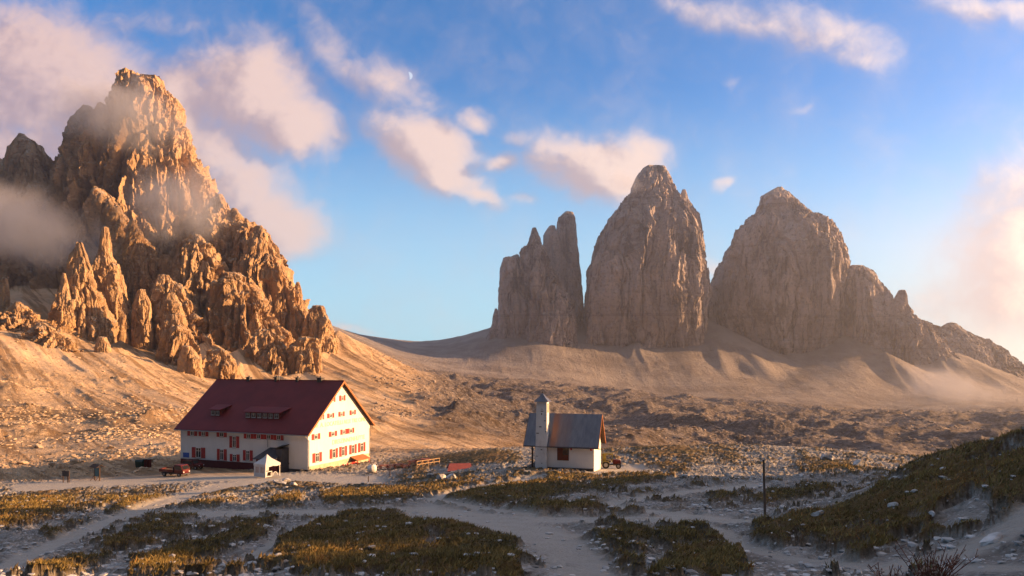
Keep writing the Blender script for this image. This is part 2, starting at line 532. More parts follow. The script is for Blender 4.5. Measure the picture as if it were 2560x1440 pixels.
PATHS = [  # centre lines of the trodden paths (photo pixels) and half width in pixels
    ([(1480, 1460), (1430, 1390), (1380, 1350), (1300, 1325), (1180, 1300), (1080, 1285)], 75),
    ([(2560, 1420), (2200, 1420), (1980, 1400), (1860, 1370), (1800, 1330), (1700, 1300), (1500, 1300), (1330, 1300), (1150, 1285), (1000, 1277), (860, 1283), (640, 1283), (420, 1287)], 26),
    ([(1330, 1290), (1180, 1268), (1080, 1250), (1180, 1225), (1350, 1195)], 16),
    ([(860, 1285), (740, 1325), (640, 1385), (540, 1440)], 16),
    ([(-20, 1430), (120, 1370), (260, 1310), (420, 1255), (560, 1215), (700, 1195)], 26),
    ([(1910, 1310), (1700, 1290), (1500, 1265), (1700, 1235), (1900, 1215)], 22),
    ([(2620, 1250), (2500, 1340), (2360, 1400), (2200, 1425)], 40),
    ([(60, 1220), (300, 1203), (500, 1192), (760, 1195), (930, 1200)], 34), ([(330, 1176), (480, 1178), (700, 1186)], 30), ([(1490, 1179), (1530, 1175), (1590, 1172)], 26), ([(1320, 1184), (1420, 1186), (1500, 1184)], 9),
]


def line_dist(px, py, pts, asp=3.0):
    d2 = np.full(px.shape, 1e12)
    for (x1, y1), (x2, y2) in zip(pts[:-1], pts[1:]):
        y1, y2 = y1 * asp, y2 * asp
        ex, ey = x2 - x1, y2 - y1
        t = np.clip(((px - x1) * ex + (py * asp - y1) * ey) / (ex * ex + ey * ey), 0, 1)
        d2 = np.minimum(d2, (px - x1 - t * ex) ** 2 + (py * asp - y1 - t * ey) ** 2)
    return np.sqrt(d2)


NZ = Noise(3)
NZ2 = Noise(11)


FANS = []
for (fx, fy, fY, fs) in ((1445, 818, 1985, 0.57), (1762, 790, 2070, 0.55), (1290, 832, 1925, 0.60), (2108, 822, 2020, 0.56), (1590, 852, 1905, 0.62), (1800, 812, 2030, 0.58), (1985, 880, 1950, 0.62), (2215, 880, 1860, 0.56), (2330, 850, 1960, 0.55)):
    fu, fe = pix(fx, fy)
    FANS.append((float(fu) * fY, fY, float(fe) * fY, fs))

FANS_NEAR = []
for (fx, fy, fY, fs) in ((348, 790, 610, 0.62), (300, 850, 545, 0.62), (470, 770, 640, 0.58), (520, 850, 570, 0.60), (600, 870, 560, 0.60), (690, 880, 580, 0.60), (770, 830, 655, 0.60), (225, 860, 520, 0.62), (110, 800, 515, 0.58), (845, 825, 690, 0.60)):
    fu, fe = pix(fx, fy)
    FANS_NEAR.append((float(fu) * fY, fY, float(fe) * fY, fs))


def terrain(u, v):
    """u = x/y, v = ln y  ->  z, attributes"""
    Y = np.exp(v)
    e = base_e(u, v)
    X = u * Y
    px, py = topix(u, e)
    near = 1 - sstep(Y, 130, 200)
    # --- cover masks in the near ground
    nA = NZ.fbm(X * 0.30, Y * 0.30, 0 * X, 4)
    nB = NZ2.fbm(X / (2.0 + Y * 0.06), Y / (4.0 + Y * 0.12), 0 * X, 5)
    g = np.full(X.shape, -3.0)
    sel = (Y < 230) & (np.abs(u) < 0.95)
    sx, sy = px[sel], py[sel]
    gs = np.full(sx.shape, -3.0)
    for p in GRASS:
        soft = 14.0 if max(q[1] for q in p) > 1300 else 7.0
        gs = np.maximum(gs, np.clip(poly_mask(sx, sy, p, soft), -3, 2.0))
    bs = np.full(sx.shape, -3.0)
    for p in BARE:
        bs = np.maximum(bs, np.clip(poly_mask(sx, sy, p, 9.0), -3, 2.0))
    gs = np.minimum(gs, -bs + 0.2)
    ps = np.full(sx.shape, 0.0)
    for pts, hw in PATHS:
        d = line_dist(sx, sy, pts)
        ps = np.maximum(ps, 1 - sstep(d, hw * 0.6, hw * 1.5))
    g[sel] = gs
    path = np.zeros(X.shape)
    path[sel] = ps
    scat = np.where(Y < 40, -1.7, np.where(Y < 70, -1.1, -0.5)) + nB * 2.3
    g = np.maximum(g, np.clip(scat, -3, 1.4) * np.where(Y < 230, 1, 0) + np.where(Y < 230, 0, -3))
    grass = sstep(g + nA * 1.5 + NZ2.fbm(X * 1.1, Y * 1.1, 0 * X, 6, 0.7) * 1.9, -0.05, 1.15) * (1 - 0.92 * path) * near
    # --- relief
    pxs = Y / 700.0
    rel = np.zeros(X.shape)
    for lam, am in ((0.35, .05), (0.9, .055), (2.4, .055), (6.0, .05), (15.0, .045), (38.0, .05), (95.0, .055), (230.0, .05)):
        w = sstep(lam, 1.2 * pxs, 3.0 * pxs) * (1 - sstep(lam, 0.10 * Y, 0.30 * Y))
        if w.max() <= 0: continue
        n = NZ.perlin(X / lam + lam, Y / lam - lam * 3, 0 * X + lam)
        n = np.where(lam < 20, n, 0.4 * n + 0.6 * (0.5 - np.abs(NZ2.perlin(X / lam, Y / lam, 0 * X + 7.7 * lam)) * 1.6))
        rel += lam * am * w * n
    smooth_scree = sstep(Y, 230, 300) * np.clip(1 - np.abs(NZ.perlin(X / 300, Y / 300, 0 * X)) * 1.2, 0.3, 1)
    # hummocky boulder ground in the valley
    hum = sstep(Y, 330, 450) * (1 - sstep(Y, 1250, 1550)) * sstep(u, -0.17, -0.08)
    rel *= (1 - 0.55 * smooth_scree * (1 - hum)) * (1 - 0.75 * path)
    rel *= np.where(Y > 200, 0.6 + 0.9 * hum, 1.0 - 0.45 * near)
    z = e * Y + rel
    tuft = 0.5 + NZ2.fbm(X * 1.1, Y * 1.1, 0 * X + 4, 4) * 0.7
    z += grass * np.clip(0.06 + 0.006 * Y, 0, 0.40) * (0.7 + 0.6 * tuft)
    z += grass * (0.55 - np.abs(NZ2.fbm(X / 1.1, Y / 1.1, 0 * X + 6, 3))) * 0.26 * (1 - sstep(Y, 30, 60))
    # broken limestone: low ledges and rough crust on the bare ground
    bare = near * (1 - grass) * (1 - path)
    t = NZ.fbm(X / 13, Y / 10, 0 * X + 2, 5, 0.6) * 3.2
    fr = t - np.floor(t)
    z += bare * (np.floor(t) + sstep(fr, 0.38, 0.62) - t) * np.clip(0.012 * Y, 0.08, 0.55)
    crust = NZ2.ridged(X * 0.9, Y * 0.9, 0 * X + 1, 4, 0.6) - 0.45
    z += bare * crust * np.clip(0.007 * Y, 0.03, 0.32) * sstep(NZ.perlin(X / 11, Y / 11, 0 * X + 8), -0.2, 0.4)
    # gullies running down the left-hand slope and the far scree
    dd = sstep(Y, 800, 1100)
    gul = NZ.ridged((X + (0.88 * (1 - dd) + 0.065 * dd) * Y) / (24 + 30 * dd), (Y - X) / 420, 0 * X + 1.5, 5, 0.6)
    z += (gul - 0.5) * np.clip(Y * 0.0042, 0, 3.2) * (1 - 0.6 * dd) * sstep(Y, 190, 300) * (1 - 0.6 * hum)
    crag = NZ2.ridged(X / 34, Y / 34, 0 * X + 3, 6, 0.62) - 0.42
    rub = sstep(NZ.perlin(X / 70, Y / 70, 0 * X + 9), -0.15, 0.35) * sstep(Y, 125, 150) * (1 - sstep(Y, 420, 520)) * (1 - sstep(u, -0.42, -0.3))
    outc = np.clip(NZ2.perlin(X / 26, Y / 60, 0 * X + 12) - 0.18, 0, 1) * sstep(Y, 150, 200) * (1 - sstep(Y, 600, 750)) * (1 - sstep(u, -0.22, -0.14))
    z += np.clip(crag + 0.3, 0, 1) * outc * 11 + crag * 0.7 * sstep(Y, 150, 220) * (1 - sstep(Y, 700, 900))
    hump = NZ.ridged(X / 170, Y / 120, 0 * X + 14, 4, 0.55) - 0.45
    z += hump * 17 * hum
    z += crag * (1.6 * rub + 5.5 * hum * sstep(NZ.perlin(X / 150, Y / 150, 0 * X + 5), -0.25, 0.3))
    for lst, far_, kk in ((FANS_NEAR, (Y > 330) & (Y < 800) & (u < -0.2), 3.0),):
        if far_.any():
            Xf, Yf, zf = X[far_], Y[far_], z[far_]
            for (ax, ay, az, sl) in lst:
                dx, dy = Xf - ax, Yf - ay
                r_ = np.hypot(dx, dy)
                c_ = az - sl * r_ * (1 + 0.12 * NZ.perlin(np.arctan2(dx, -dy) * 6 + ax, r_ / 90, 0 * r_))
                h_ = np.clip(0.5 + 0.5 * (c_ - zf) / kk, 0, 1)
                zf = zf * (1 - h_) + c_ * h_ + kk * h_ * (1 - h_)
            z = z.copy()
            z[far_] = zf
    far_ = Y > 1000
    fan_ = np.zeros(X.shape)
    if far_.any():                                  # talus cones below the gullies between the towers
        Xf, Yf, zf = X[far_], Y[far_], z[far_]
        for (ax, ay, az, sl) in FANS:
            dx, dy = Xf - ax, Yf - ay
            r_ = np.hypot(dx, dy)
            c_ = az - sl * r_ * (1 + 0.10 * NZ.perlin(np.arctan2(dx, -dy) * 5 + ax, r_ / 160, 0 * r_))
            h_ = np.clip(0.5 + 0.5 * (c_ - zf) / 7.0, 0, 1)
            zf = zf * (1 - h_) + c_ * h_ + 7.0 * h_ * (1 - h_)
            fan_[far_] = np.maximum(fan_[far_], h_)
        z = z.copy()
        z[far_] = zf
    terrain.fan = fan_
    return z, grass, path, hum


def ground_z(X, Y):
    """world z of the ground under world x, y"""
    X, Y = np.atleast_1d(np.asarray(X, float)), np.atleast_1d(np.asarray(Y, float))
    z = terrain(X / Y, np.log(Y))[0] + CAM_Z
    return z if len(z) > 1 else float(z[0])


def at(px, py, Y):
    """photo pixel and distance ahead -> world point"""
    u, e = pix(px, py)
    return Vector((float(u) * Y, Y, float(e) * Y + CAM_Z))


def on_ground(px, py, lo=5.0, hi=260.0, last=False):
    """first ground point along the ray through a photo pixel"""
    u, e = pix(px, py)
    ys = np.exp(np.linspace(math.log(lo), math.log(hi), 1600))
    z = terrain(np.full(ys.shape, float(u)), np.log(ys))[0]
    hit = np.nonzero(z >= float(e) * ys)[0]
    k = hit[0] if len(hit) else int(np.argmin(np.abs(z - float(e) * ys)))
    return Vector((float(u) * ys[k], ys[k], z[k] + CAM_Z))


# ------------------------------------------------------------------ materials of the place
def new_mat(name):
    m = bpy.data.materials.new(name)
    m.use_nodes = True
    nt = NT(m.node_tree)
    return m, nt, nt.n['Principled BSDF']


def ground_material():
    m, N, b = new_mat('ground')
    geo = N.node('ShaderNodeNewGeometry')
    pos = geo.outputs['Position']
    nz = N.sep(geo.outputs['Normal'])[2]
    grass, path, far, hum = N.attr('grass'), N.attr('path'), N.attr('far'), N.attr('hummock')
    dry = N.attr('dry')
    # gravel and limestone rubble
    n_f = N.noise(pos, 7.0, 8, 0.7)
    n_m = N.noise(pos, 0.55, 6, 0.6)
    st = N.voro(pos, 9.0)
    grav = N.mix(N.step(n_m, 0.3, 0.7), (0.20, 0.175, 0.15), (0.36, 0.33, 0.295))
    grav = N.mix(N.math('MULTIPLY', N.step(n_f, 0.52, 0.68), 0.8), grav, (0.62, 0.60, 0.58))
    grav = N.mix(N.math('MULTIPLY', N.step(n_f, 0.47, 0.36), 0.7), grav, (0.10, 0.09, 0.08))
    pth = N.mix(N.noise(pos, 1.6, 6, 0.65), (0.33, 0.295, 0.25), (0.48, 0.44, 0.39))
    grav = N.mix(path, grav, pth)
    # turf
    n_g = N.noise(pos, 2.6, 7, 0.68)
    n_g2 = N.noise(pos, 0.16, 4, 0.5)
    turf = N.mix(N.step(n_g, 0.32, 0.62), (0.040, 0.031, 0.015), (0.14, 0.10, 0.042))
    turf = N.mix(N.math('MULTIPLY', N.step(n_g2, 0.42, 0.62), 0.75), turf, (0.17, 0.10, 0.038))
    turf = N.mix(N.math('MULTIPLY', N.step(N.noise(pos, 5.0, 4, 0.6), 0.66, 0.74), 0.8), turf, (0.40, 0.38, 0.36))
    near = N.mix(grass, grav, turf)
    # far ground: scree, dry alpine grass, rubble
    p2 = N.vmath('MULTIPLY', pos, (0.012, 0.012, 0.012))
    s1 = N.noise(p2, 1.0, 9, 0.62)
    s2 = N.noise(pos, 0.10, 8, 0.72)
    x_, y_, z_ = N.sep(pos)
    run = N.step(y_, 750, 1050)
    sl = N.math('ADD', x_, N.math('MULTIPLY', y_, N.step(y_, 750, 1050, 0.88, 0.065)))
    streak = N.noise(N.comb(N.math('MULTIPLY', sl, N.step(y_, 700, 1100, 0.11, 0.05)), N.math('MULTIPLY', y_, 0.006), N.math('MULTIPLY', z_, 0.01)), 1.0, 9, 0.72, 0.3)
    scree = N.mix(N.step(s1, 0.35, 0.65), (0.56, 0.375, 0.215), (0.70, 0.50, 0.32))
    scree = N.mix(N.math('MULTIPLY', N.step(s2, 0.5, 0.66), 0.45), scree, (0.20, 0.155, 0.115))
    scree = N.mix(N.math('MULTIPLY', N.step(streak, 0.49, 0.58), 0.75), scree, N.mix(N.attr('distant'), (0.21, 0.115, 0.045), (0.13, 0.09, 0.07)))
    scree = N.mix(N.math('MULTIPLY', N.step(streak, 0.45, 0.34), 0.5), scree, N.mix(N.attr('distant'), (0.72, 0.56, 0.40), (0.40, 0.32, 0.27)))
    scree = N.mix(N.math('MULTIPLY', N.attr('fan'), N.step(s1, 0.3, 0.6, 0.55, 0.9)), scree, (0.43, 0.375, 0.355))
    veg = N.mix(N.step(N.noise(pos, 0.05, 8, 0.7), 0.4, 0.62), (0.16, 0.10, 0.05), (0.30, 0.21, 0.13))
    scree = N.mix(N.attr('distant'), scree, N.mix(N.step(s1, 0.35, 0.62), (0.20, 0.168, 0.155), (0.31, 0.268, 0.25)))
    farc = N.mix(N.math('MULTIPLY', dry, N.step(N.noise(pos, 0.035, 9, 0.75), 0.42, 0.58)), scree, veg)
    rubble = N.mix(N.step(N.noise(pos, 0.22, 8, 0.8), 0.44, 0.60), (0.055, 0.040, 0.031), (0.30, 0.25, 0.222))
    farc = N.mix(N.math('MULTIPLY', hum, 0.7), farc, rubble)
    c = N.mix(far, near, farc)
    N.put(b.inputs['Base Color'], c)
    b.inputs['Roughness'].default_value = 0.95
    b.inputs['Specular IOR Level'].default_value = 0.15
    h = N.math('ADD', N.math('ADD', N.math('MULTIPLY', N.noise(pos, 6.0, 9, 0.75), 0.13), N.math('MULTIPLY', st, -0.05)), N.math('MULTIPLY', N.noise(pos, 0.35, 9, 0.72), N.step(far, 0, 1, 0.0, 2.2)))
    h = N.math('ADD', h, N.math('MULTIPLY', N.math('MULTIPLY', n_g, grass), 0.25))
    h = N.math('ADD', h, N.math('MULTIPLY', N.math('MULTIPLY', N.noise(pos, 0.05, 9, 0.75), far), N.step(N.attr('distant'), 0, 1, 3.0, 14.0)))
    h = N.math('ADD', h, N.math('MULTIPLY', N.math('MULTIPLY', streak, far), N.step(N.attr('distant'), 0, 1, 1.5, 7.0)))
    N.put(b.inputs['Normal'], N.bump(h, 0.8, 1.0))
    return m


def rock_material(name, pale, mid, dark, warm, scale, streak=0.5, beds=0.0):
    m, N, b = new_mat(name)
    geo = N.node('ShaderNodeNewGeometry')
    pos = geo.outputs['Position']
    nz = N.sep(geo.outputs['Normal'])[2]
    k = 1.0 / scale
    big = N.noise(N.vmath('MULTIPLY', pos, (k, k, k * 0.6)), 1.1, 6, 0.6)
    vert = N.noise(N.vmath('MULTIPLY', pos, (k * 5, k * 5, k * 0.45)), 1.0, 7, 0.65)
    strata = N.noise(N.vmath('MULTIPLY', pos, (k * 0.7, k * 0.7, k * 9)), 1.0, 6, 0.62, 0.4)
    fine = N.noise(pos, k * 14, 8, 0.7)
    c = N.mix(N.step(big, 0.34, 0.66), mid, pale)
    c = N.mix(N.math('MULTIPLY', N.step(strata, 0.46, 0.36), 0.22), c, dark)
    c = N.mix(N.math('MULTIPLY', N.step(vert, 0.54, 0.66), streak), c, dark)
    c = N.mix(N.math('MULTIPLY', N.step(N.noise(pos, k * 0.9, 5, 0.6, 0.5), 0.55, 0.70), 0.65), c, warm)
    if beds:
        hole = N.noise(N.vmath('MULTIPLY', pos, (k * 1.5, k * 1.5, k * 0.7)), 1.0, 9, 0.72, 0.8)
        c = N.mix(N.math('MULTIPLY', N.step(hole, 0.52, 0.62), 0.75), c, dark)
        z_ = N.sep(pos)[2]
        bz = N.noise(N.comb(0.0, 0.0, N.math('ADD', N.math('MULTIPLY', z_, k * 6), N.math('MULTIPLY', fine, 0.5))), 1.0, 3, 0.6)
        c = N.mix(N.math('MULTIPLY', N.step(bz, 0.56, 0.66), beds), c, dark)
        c = N.mix(N.math('MULTIPLY', N.step(bz, 0.44, 0.36), beds * 0.7), c, pale)
    c = N.mix(N.math('MULTIPLY', N.step(fine, 0.50, 0.36), 0.5), c, dark)
    c = N.mix(N.math('MULTIPLY', N.step(nz, 0.45, 0.8), 0.7), c, (0.46, 0.40, 0.335))
    N.put(b.inputs['Base Color'], c)
    b.inputs['Roughness'].default_value = 0.95
    b.inputs['Specular IOR Level'].default_value = 0.1
    h = N.math('ADD', N.math('MULTIPLY', vert, 0.9), N.math('ADD', N.math('MULTIPLY', strata, 0.22), N.math('MULTIPLY', fine, 0.45)))
    N.put(b.inputs['Normal'], N.bump(h, 0.85, scale * 0.11))
    return m


M_GROUND = ground_material()
M_ROCK_A = rock_material('rock_orange', (0.52, 0.355, 0.21), (0.41, 0.265, 0.15), (0.15, 0.092, 0.058), (0.52, 0.31, 0.14), 60.0, 0.4)
M_ROCK_B = rock_material('rock_grey', (0.47, 0.405, 0.395), (0.29, 0.243, 0.242), (0.048, 0.039, 0.04), (0.54, 0.41, 0.34), 110.0, 0.95, 0.45)


def build_ground():
    uc = np.concatenate([np.linspace(-1.6, -0.80, 40, endpoint=False), np.linspace(-0.80, 0.80, 1060, endpoint=False), np.linspace(0.80, 1.6, 41)])
    # rows: dense where the picture looks at them
    v = [math.log(2.6)]
    def dens(y):
        if y < 9: return 0.03
        if y < 40: return 0.0052
        if y < 170: return 0.0046
        if y < 300: return 0.010
        if y < 2200: return 0.0062
        return 0.04
    while v[-1] < math.log(3600):
        v.append(v[-1] + dens(math.exp(v[-1])))
    v = np.array(v)
    U, V = np.meshgrid(uc, v)
    z, grass, path, hum = terrain(U, V)
    fan = terrain.fan
    Y = np.exp(V)
    X = U * Y
    co = np.stack([X, Y, z + CAM_Z], -1).reshape(-1, 3)
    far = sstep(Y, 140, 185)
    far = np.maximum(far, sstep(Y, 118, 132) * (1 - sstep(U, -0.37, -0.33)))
    dry = sstep(NZ.fbm(X / 160, Y / 160, 0 * X + 6, 3), -0.25, 0.3) * np.where(Y < 520, 1.0, 0.75) * (1 - sstep(Y, 1300, 1700))
    q = grid_quads(len(v), len(uc))
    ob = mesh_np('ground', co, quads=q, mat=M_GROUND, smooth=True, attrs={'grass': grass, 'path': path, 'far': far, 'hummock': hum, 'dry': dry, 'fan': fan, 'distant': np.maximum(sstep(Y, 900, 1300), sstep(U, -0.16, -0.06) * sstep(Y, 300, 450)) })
    tag(ob, 'stony alpine ground of gravel paths, dry turf and scree slopes', kind='structure')
    return ob


build_ground()

# hill added out of view, shaped so it keeps the near ground in shade
def build_shade_hill():
    n = 90
    xs, ys = np.linspace(22, 190, n), np.linspace(-70, 130, n)
    X, Y = np.meshgrid(xs, ys)
    rise = sstep(X, 46, 84) * (1 - sstep(X, 120, 185)) * sstep(Y, -68, -20) * (1 - sstep(Y, 52, 90))
    z = -16 + 33 * rise + NZ.fbm(X / 14, Y / 14, 0 * X, 5) * 2.6 * (0.3 + rise)
    co = np.stack([X, Y, z + CAM_Z - 3.0], -1).reshape(-1, 3)
    ob = mesh_np('shade_hill', co, quads=grid_quads(n, n), mat=M_GROUND, smooth=True, attrs={'grass': np.full(n * n, 0.6)})
    tag(ob, 'rounded grassy rise added out of view to shade the near ground', kind='structure')


build_shade_hill()


# ------------------------------------------------------------------ mountains: stacked rings shaped by the measured outline
def rock_body(rows, Y, depth=0.8, expo=2.6, L=60.0, amp=0.16, seed=1, max_depth=1e9, lean=0.0, crag=1.0):
    """rows of (photo y, left x, right x), top first; returns verts, quads"""
    nz = Noise(seed)
    py = np.array([r[0] for r in rows], float)
    hpx = (py[-1] - py[0]) / 2.5
    wpx = max(r[2] - r[1] for r in rows) / 2.5
    nh = int(np.clip(hpx * 1.5, 16, 400))
    nt = int(np.clip(wpx * 3.0 + 14, 22, 640))
    s = np.linspace(py[0], py[-1], nh)
    xl = np.interp(s, py, [r[1] for r in rows])
    xr = np.interp(s, py, [r[2] for r in rows])
    ul, e = pix(xl, s)
    ur, _ = pix(xr, s)
    cxx, hw = (ul + ur) / 2 * Y, (ur - ul) / 2 * Y
    zz = e * Y
    hd = np.minimum(hw * depth, max_depth)
    # rounded crown
    capn = 5
    cap = np.sin(np.linspace(0.0, 1.0, capn + 1)[:-1] * math.pi / 2)
    cz = zz[0] + hw[0] * 0.35 * np.cos(np.linspace(0, 1, capn + 1)[:-1] * math.pi / 2)
    cxx = np.concatenate([np.full(capn, cxx[0]), cxx]); zz = np.concatenate([cz, zz])
    hw = np.concatenate([hw[0] * np.maximum(cap, 0.02), hw]); hd = np.concatenate([hd[0] * np.maximum(cap, 0.02), hd])
    nh = len(zz)
    # more columns on the side that is looked at
    nf = int(nt * 0.74)
    th = np.concatenate([np.linspace(math.pi * 0.94, math.pi * 2.06, nf, endpoint=False), np.linspace(math.pi * 2.06, math.pi * 2.94, nt - nf, endpoint=False)])
    c, sn = np.cos(th), np.sin(th)
    rr = 1.0 / (np.abs(c) ** expo + np.abs(sn) ** expo) ** (1 / expo)
    X = cxx[:, None] + hw[:, None] * (rr * c)[None]
    Yv = Y + lean * (zz - zz[-1])[:, None] + hd[:, None] * (rr * sn)[None]
    Z = np.broadcast_to(zz[:, None], X.shape).copy()
    # outward direction
    nx, ny = np.broadcast_to((c * depth)[None], X.shape), np.broadcast_to(sn[None], X.shape)
    ln = np.hypot(nx, ny); nx, ny = nx / ln, ny / ln
    k = 1.0 / L
    wx = nz.fbm(X * k, Yv * k, Z * k * 0.5, 3) * L * 0.25
    wy = nz.fbm(X * k + 31, Yv * k, Z * k * 0.5, 3) * L * 0.25
    qx, qy = X + wx, Yv + wy
    ribs = nz.ridged(qx * k * 1.1, qy * k * 1.1, Z * k * 0.28, 5, 0.55) - 0.45
    f1, f21, rid = nz.cells(qx * k * 1.7 + Z * k * 0.10, qy * k * 1.7 - Z * k * 0.06)
    f1m, f21m, ridm = nz.cells(qx * k * 3.9 + Z * k * 0.22, qy * k * 3.9 + Z * k * 0.1)
    def ledges(r, n, o):
        h = np.floor(Z * k * n + r * 9 + nz.fbm(X * k * 2, Yv * k * 2, Z * k + o, 2) * 0.6)
        return nz.r[(h.astype(np.int64) * 37 + (r * 255).astype(np.int64) + o) & 255] - 0.5
    fine = nz.fbm(X * k * 6, Yv * k * 6, Z * k * 4.5, 4, 0.62)
    rib2 = nz.ridged(qx * k * 4.4 + 9, qy * k * 4.4, Z * k * 1.1, 4, 0.6) - 0.45
    fs = 3.1 if crag > 0.6 else 1.8
    b1, j1 = nz.facets(qx * k * fs, qy * k * fs, Z * k * 0.2 * fs)
    b2, j2 = nz.facets(X * k * 8.5 + 5, Yv * k * 8.5, Z * k * 2.2)
    d = (0.7 + 0.5 * crag) * ribs + 0.75 * (0.42 - f1) + 0.50 * (rid - 0.5) + crag * (0.45 * (0.42 - f1m) + 0.35 * (ridm - 0.5))
    d = d + crag * (0.32 * ledges(rid, 2.4, 0) + 0.20 * ledges(ridm, 5.0, 40) + 0.24 * b2 + 0.12 * fine) + 0.22 * rib2 + (0.55 + 0.20 * crag) * b1
    d = d - crag * 0.12 * (1 - np.minimum(j1 * 7, 1))
    for (fq, fz, wd, dp) in ((1.3, 0.10, 0.10, 0.75), (3.1, 0.25, 0.10, 0.36)):      # chimneys and cracks
        cr = np.abs(nz.perlin(qx * k * fq + 3.3, qy * k * fq + fq, Z * k * fz))
        d = d - dp * np.maximum(0, 1 - cr / wd) * (1.15 - 0.15 * crag)
    d = d + 0.30 * (1 - crag) * ledges(np.full(Z.shape, 0.37), 1.5, 7) * 1.2
    d = d - d.mean() - 0.30 * d.std()
    lim = np.clip(hw / (0.9 * L), 0.12, 1.0)[:, None]
    A = amp * L * lim
    X = X + d * A * nx
    Yv = Yv + d * A * ny * 1.15
    Z = Z + ((rid - 0.5) * 0.9 + (ridm - 0.5) * 0.7 + b1 * 0.55 + fine * 0.3 + b2 * 0.5) * A
    co = np.stack([X, Yv, Z + CAM_Z], -1).reshape(-1, 3)
    return co, grid_quads(nh, nt, wrap=True)[:, ::-1]


def mountain(bodies, mat, label, needles=0):
    vs, qs, off = [], [], 0
    rnd = random.Random(len(bodies) * 7 + 1)
    extra = []
    if needles:                               # small needles and columns leaning on the bigger ones
        for kw in bodies:
            r = kw['rows']
            top, bot = r[0][0], r[-1][0]
            if bot - top < 70: continue
            for _ in range(needles):
                t = rnd.uniform(0.06, 0.80)
                py = top + (bot - top) * t
                xl, xr = np.interp(py, [q[0] for q in r], [q[1] for q in r]), np.interp(py, [q[0] for q in r], [q[2] for q in r])
                f = rnd.uniform(0.04, 0.96)
                cx = xl + (xr - xl) * f
                w = rnd.uniform(0.05, 0.11) * (xr - xl) + 3
                h = w * rnd.uniform(2.2, 5.0)
                hwm = (xr - xl) / 2 / F_PX * kw['Y'] * kw.get('depth', 0.8)
                dy = hwm * math.sqrt(max(0.0, 1 - (2 * f - 1) ** 2)) * 0.93
                a = rnd.uniform(-0.25, 0.25) * w
                extra.append(dict(rows=[(py, cx - w * .16 + a, cx + w * .16 + a), (py + h * .12, cx - w * .32 + a * .7, cx + w * .3 + a * .7), (py + h * .45, cx - w * .5, cx + w * .48), (py + h, cx - w * .8, cx + w * .8)],
                                  Y=kw['Y'] - dy, seed=rnd.randrange(9999), L=max(5.0, w / F_PX * kw['Y'] * 1.1), amp=0.22, depth=1.0))
    for kw in bodies + extra:
        v, q = rock_body(**kw)
        vs.append(v); qs.append(q + off); off += len(v)
    ob = mesh_np('mountain', np.concatenate(vs), quads=np.concatenate(qs), mat=mat, smooth=False)
    return tag(ob, label, kind='structure')


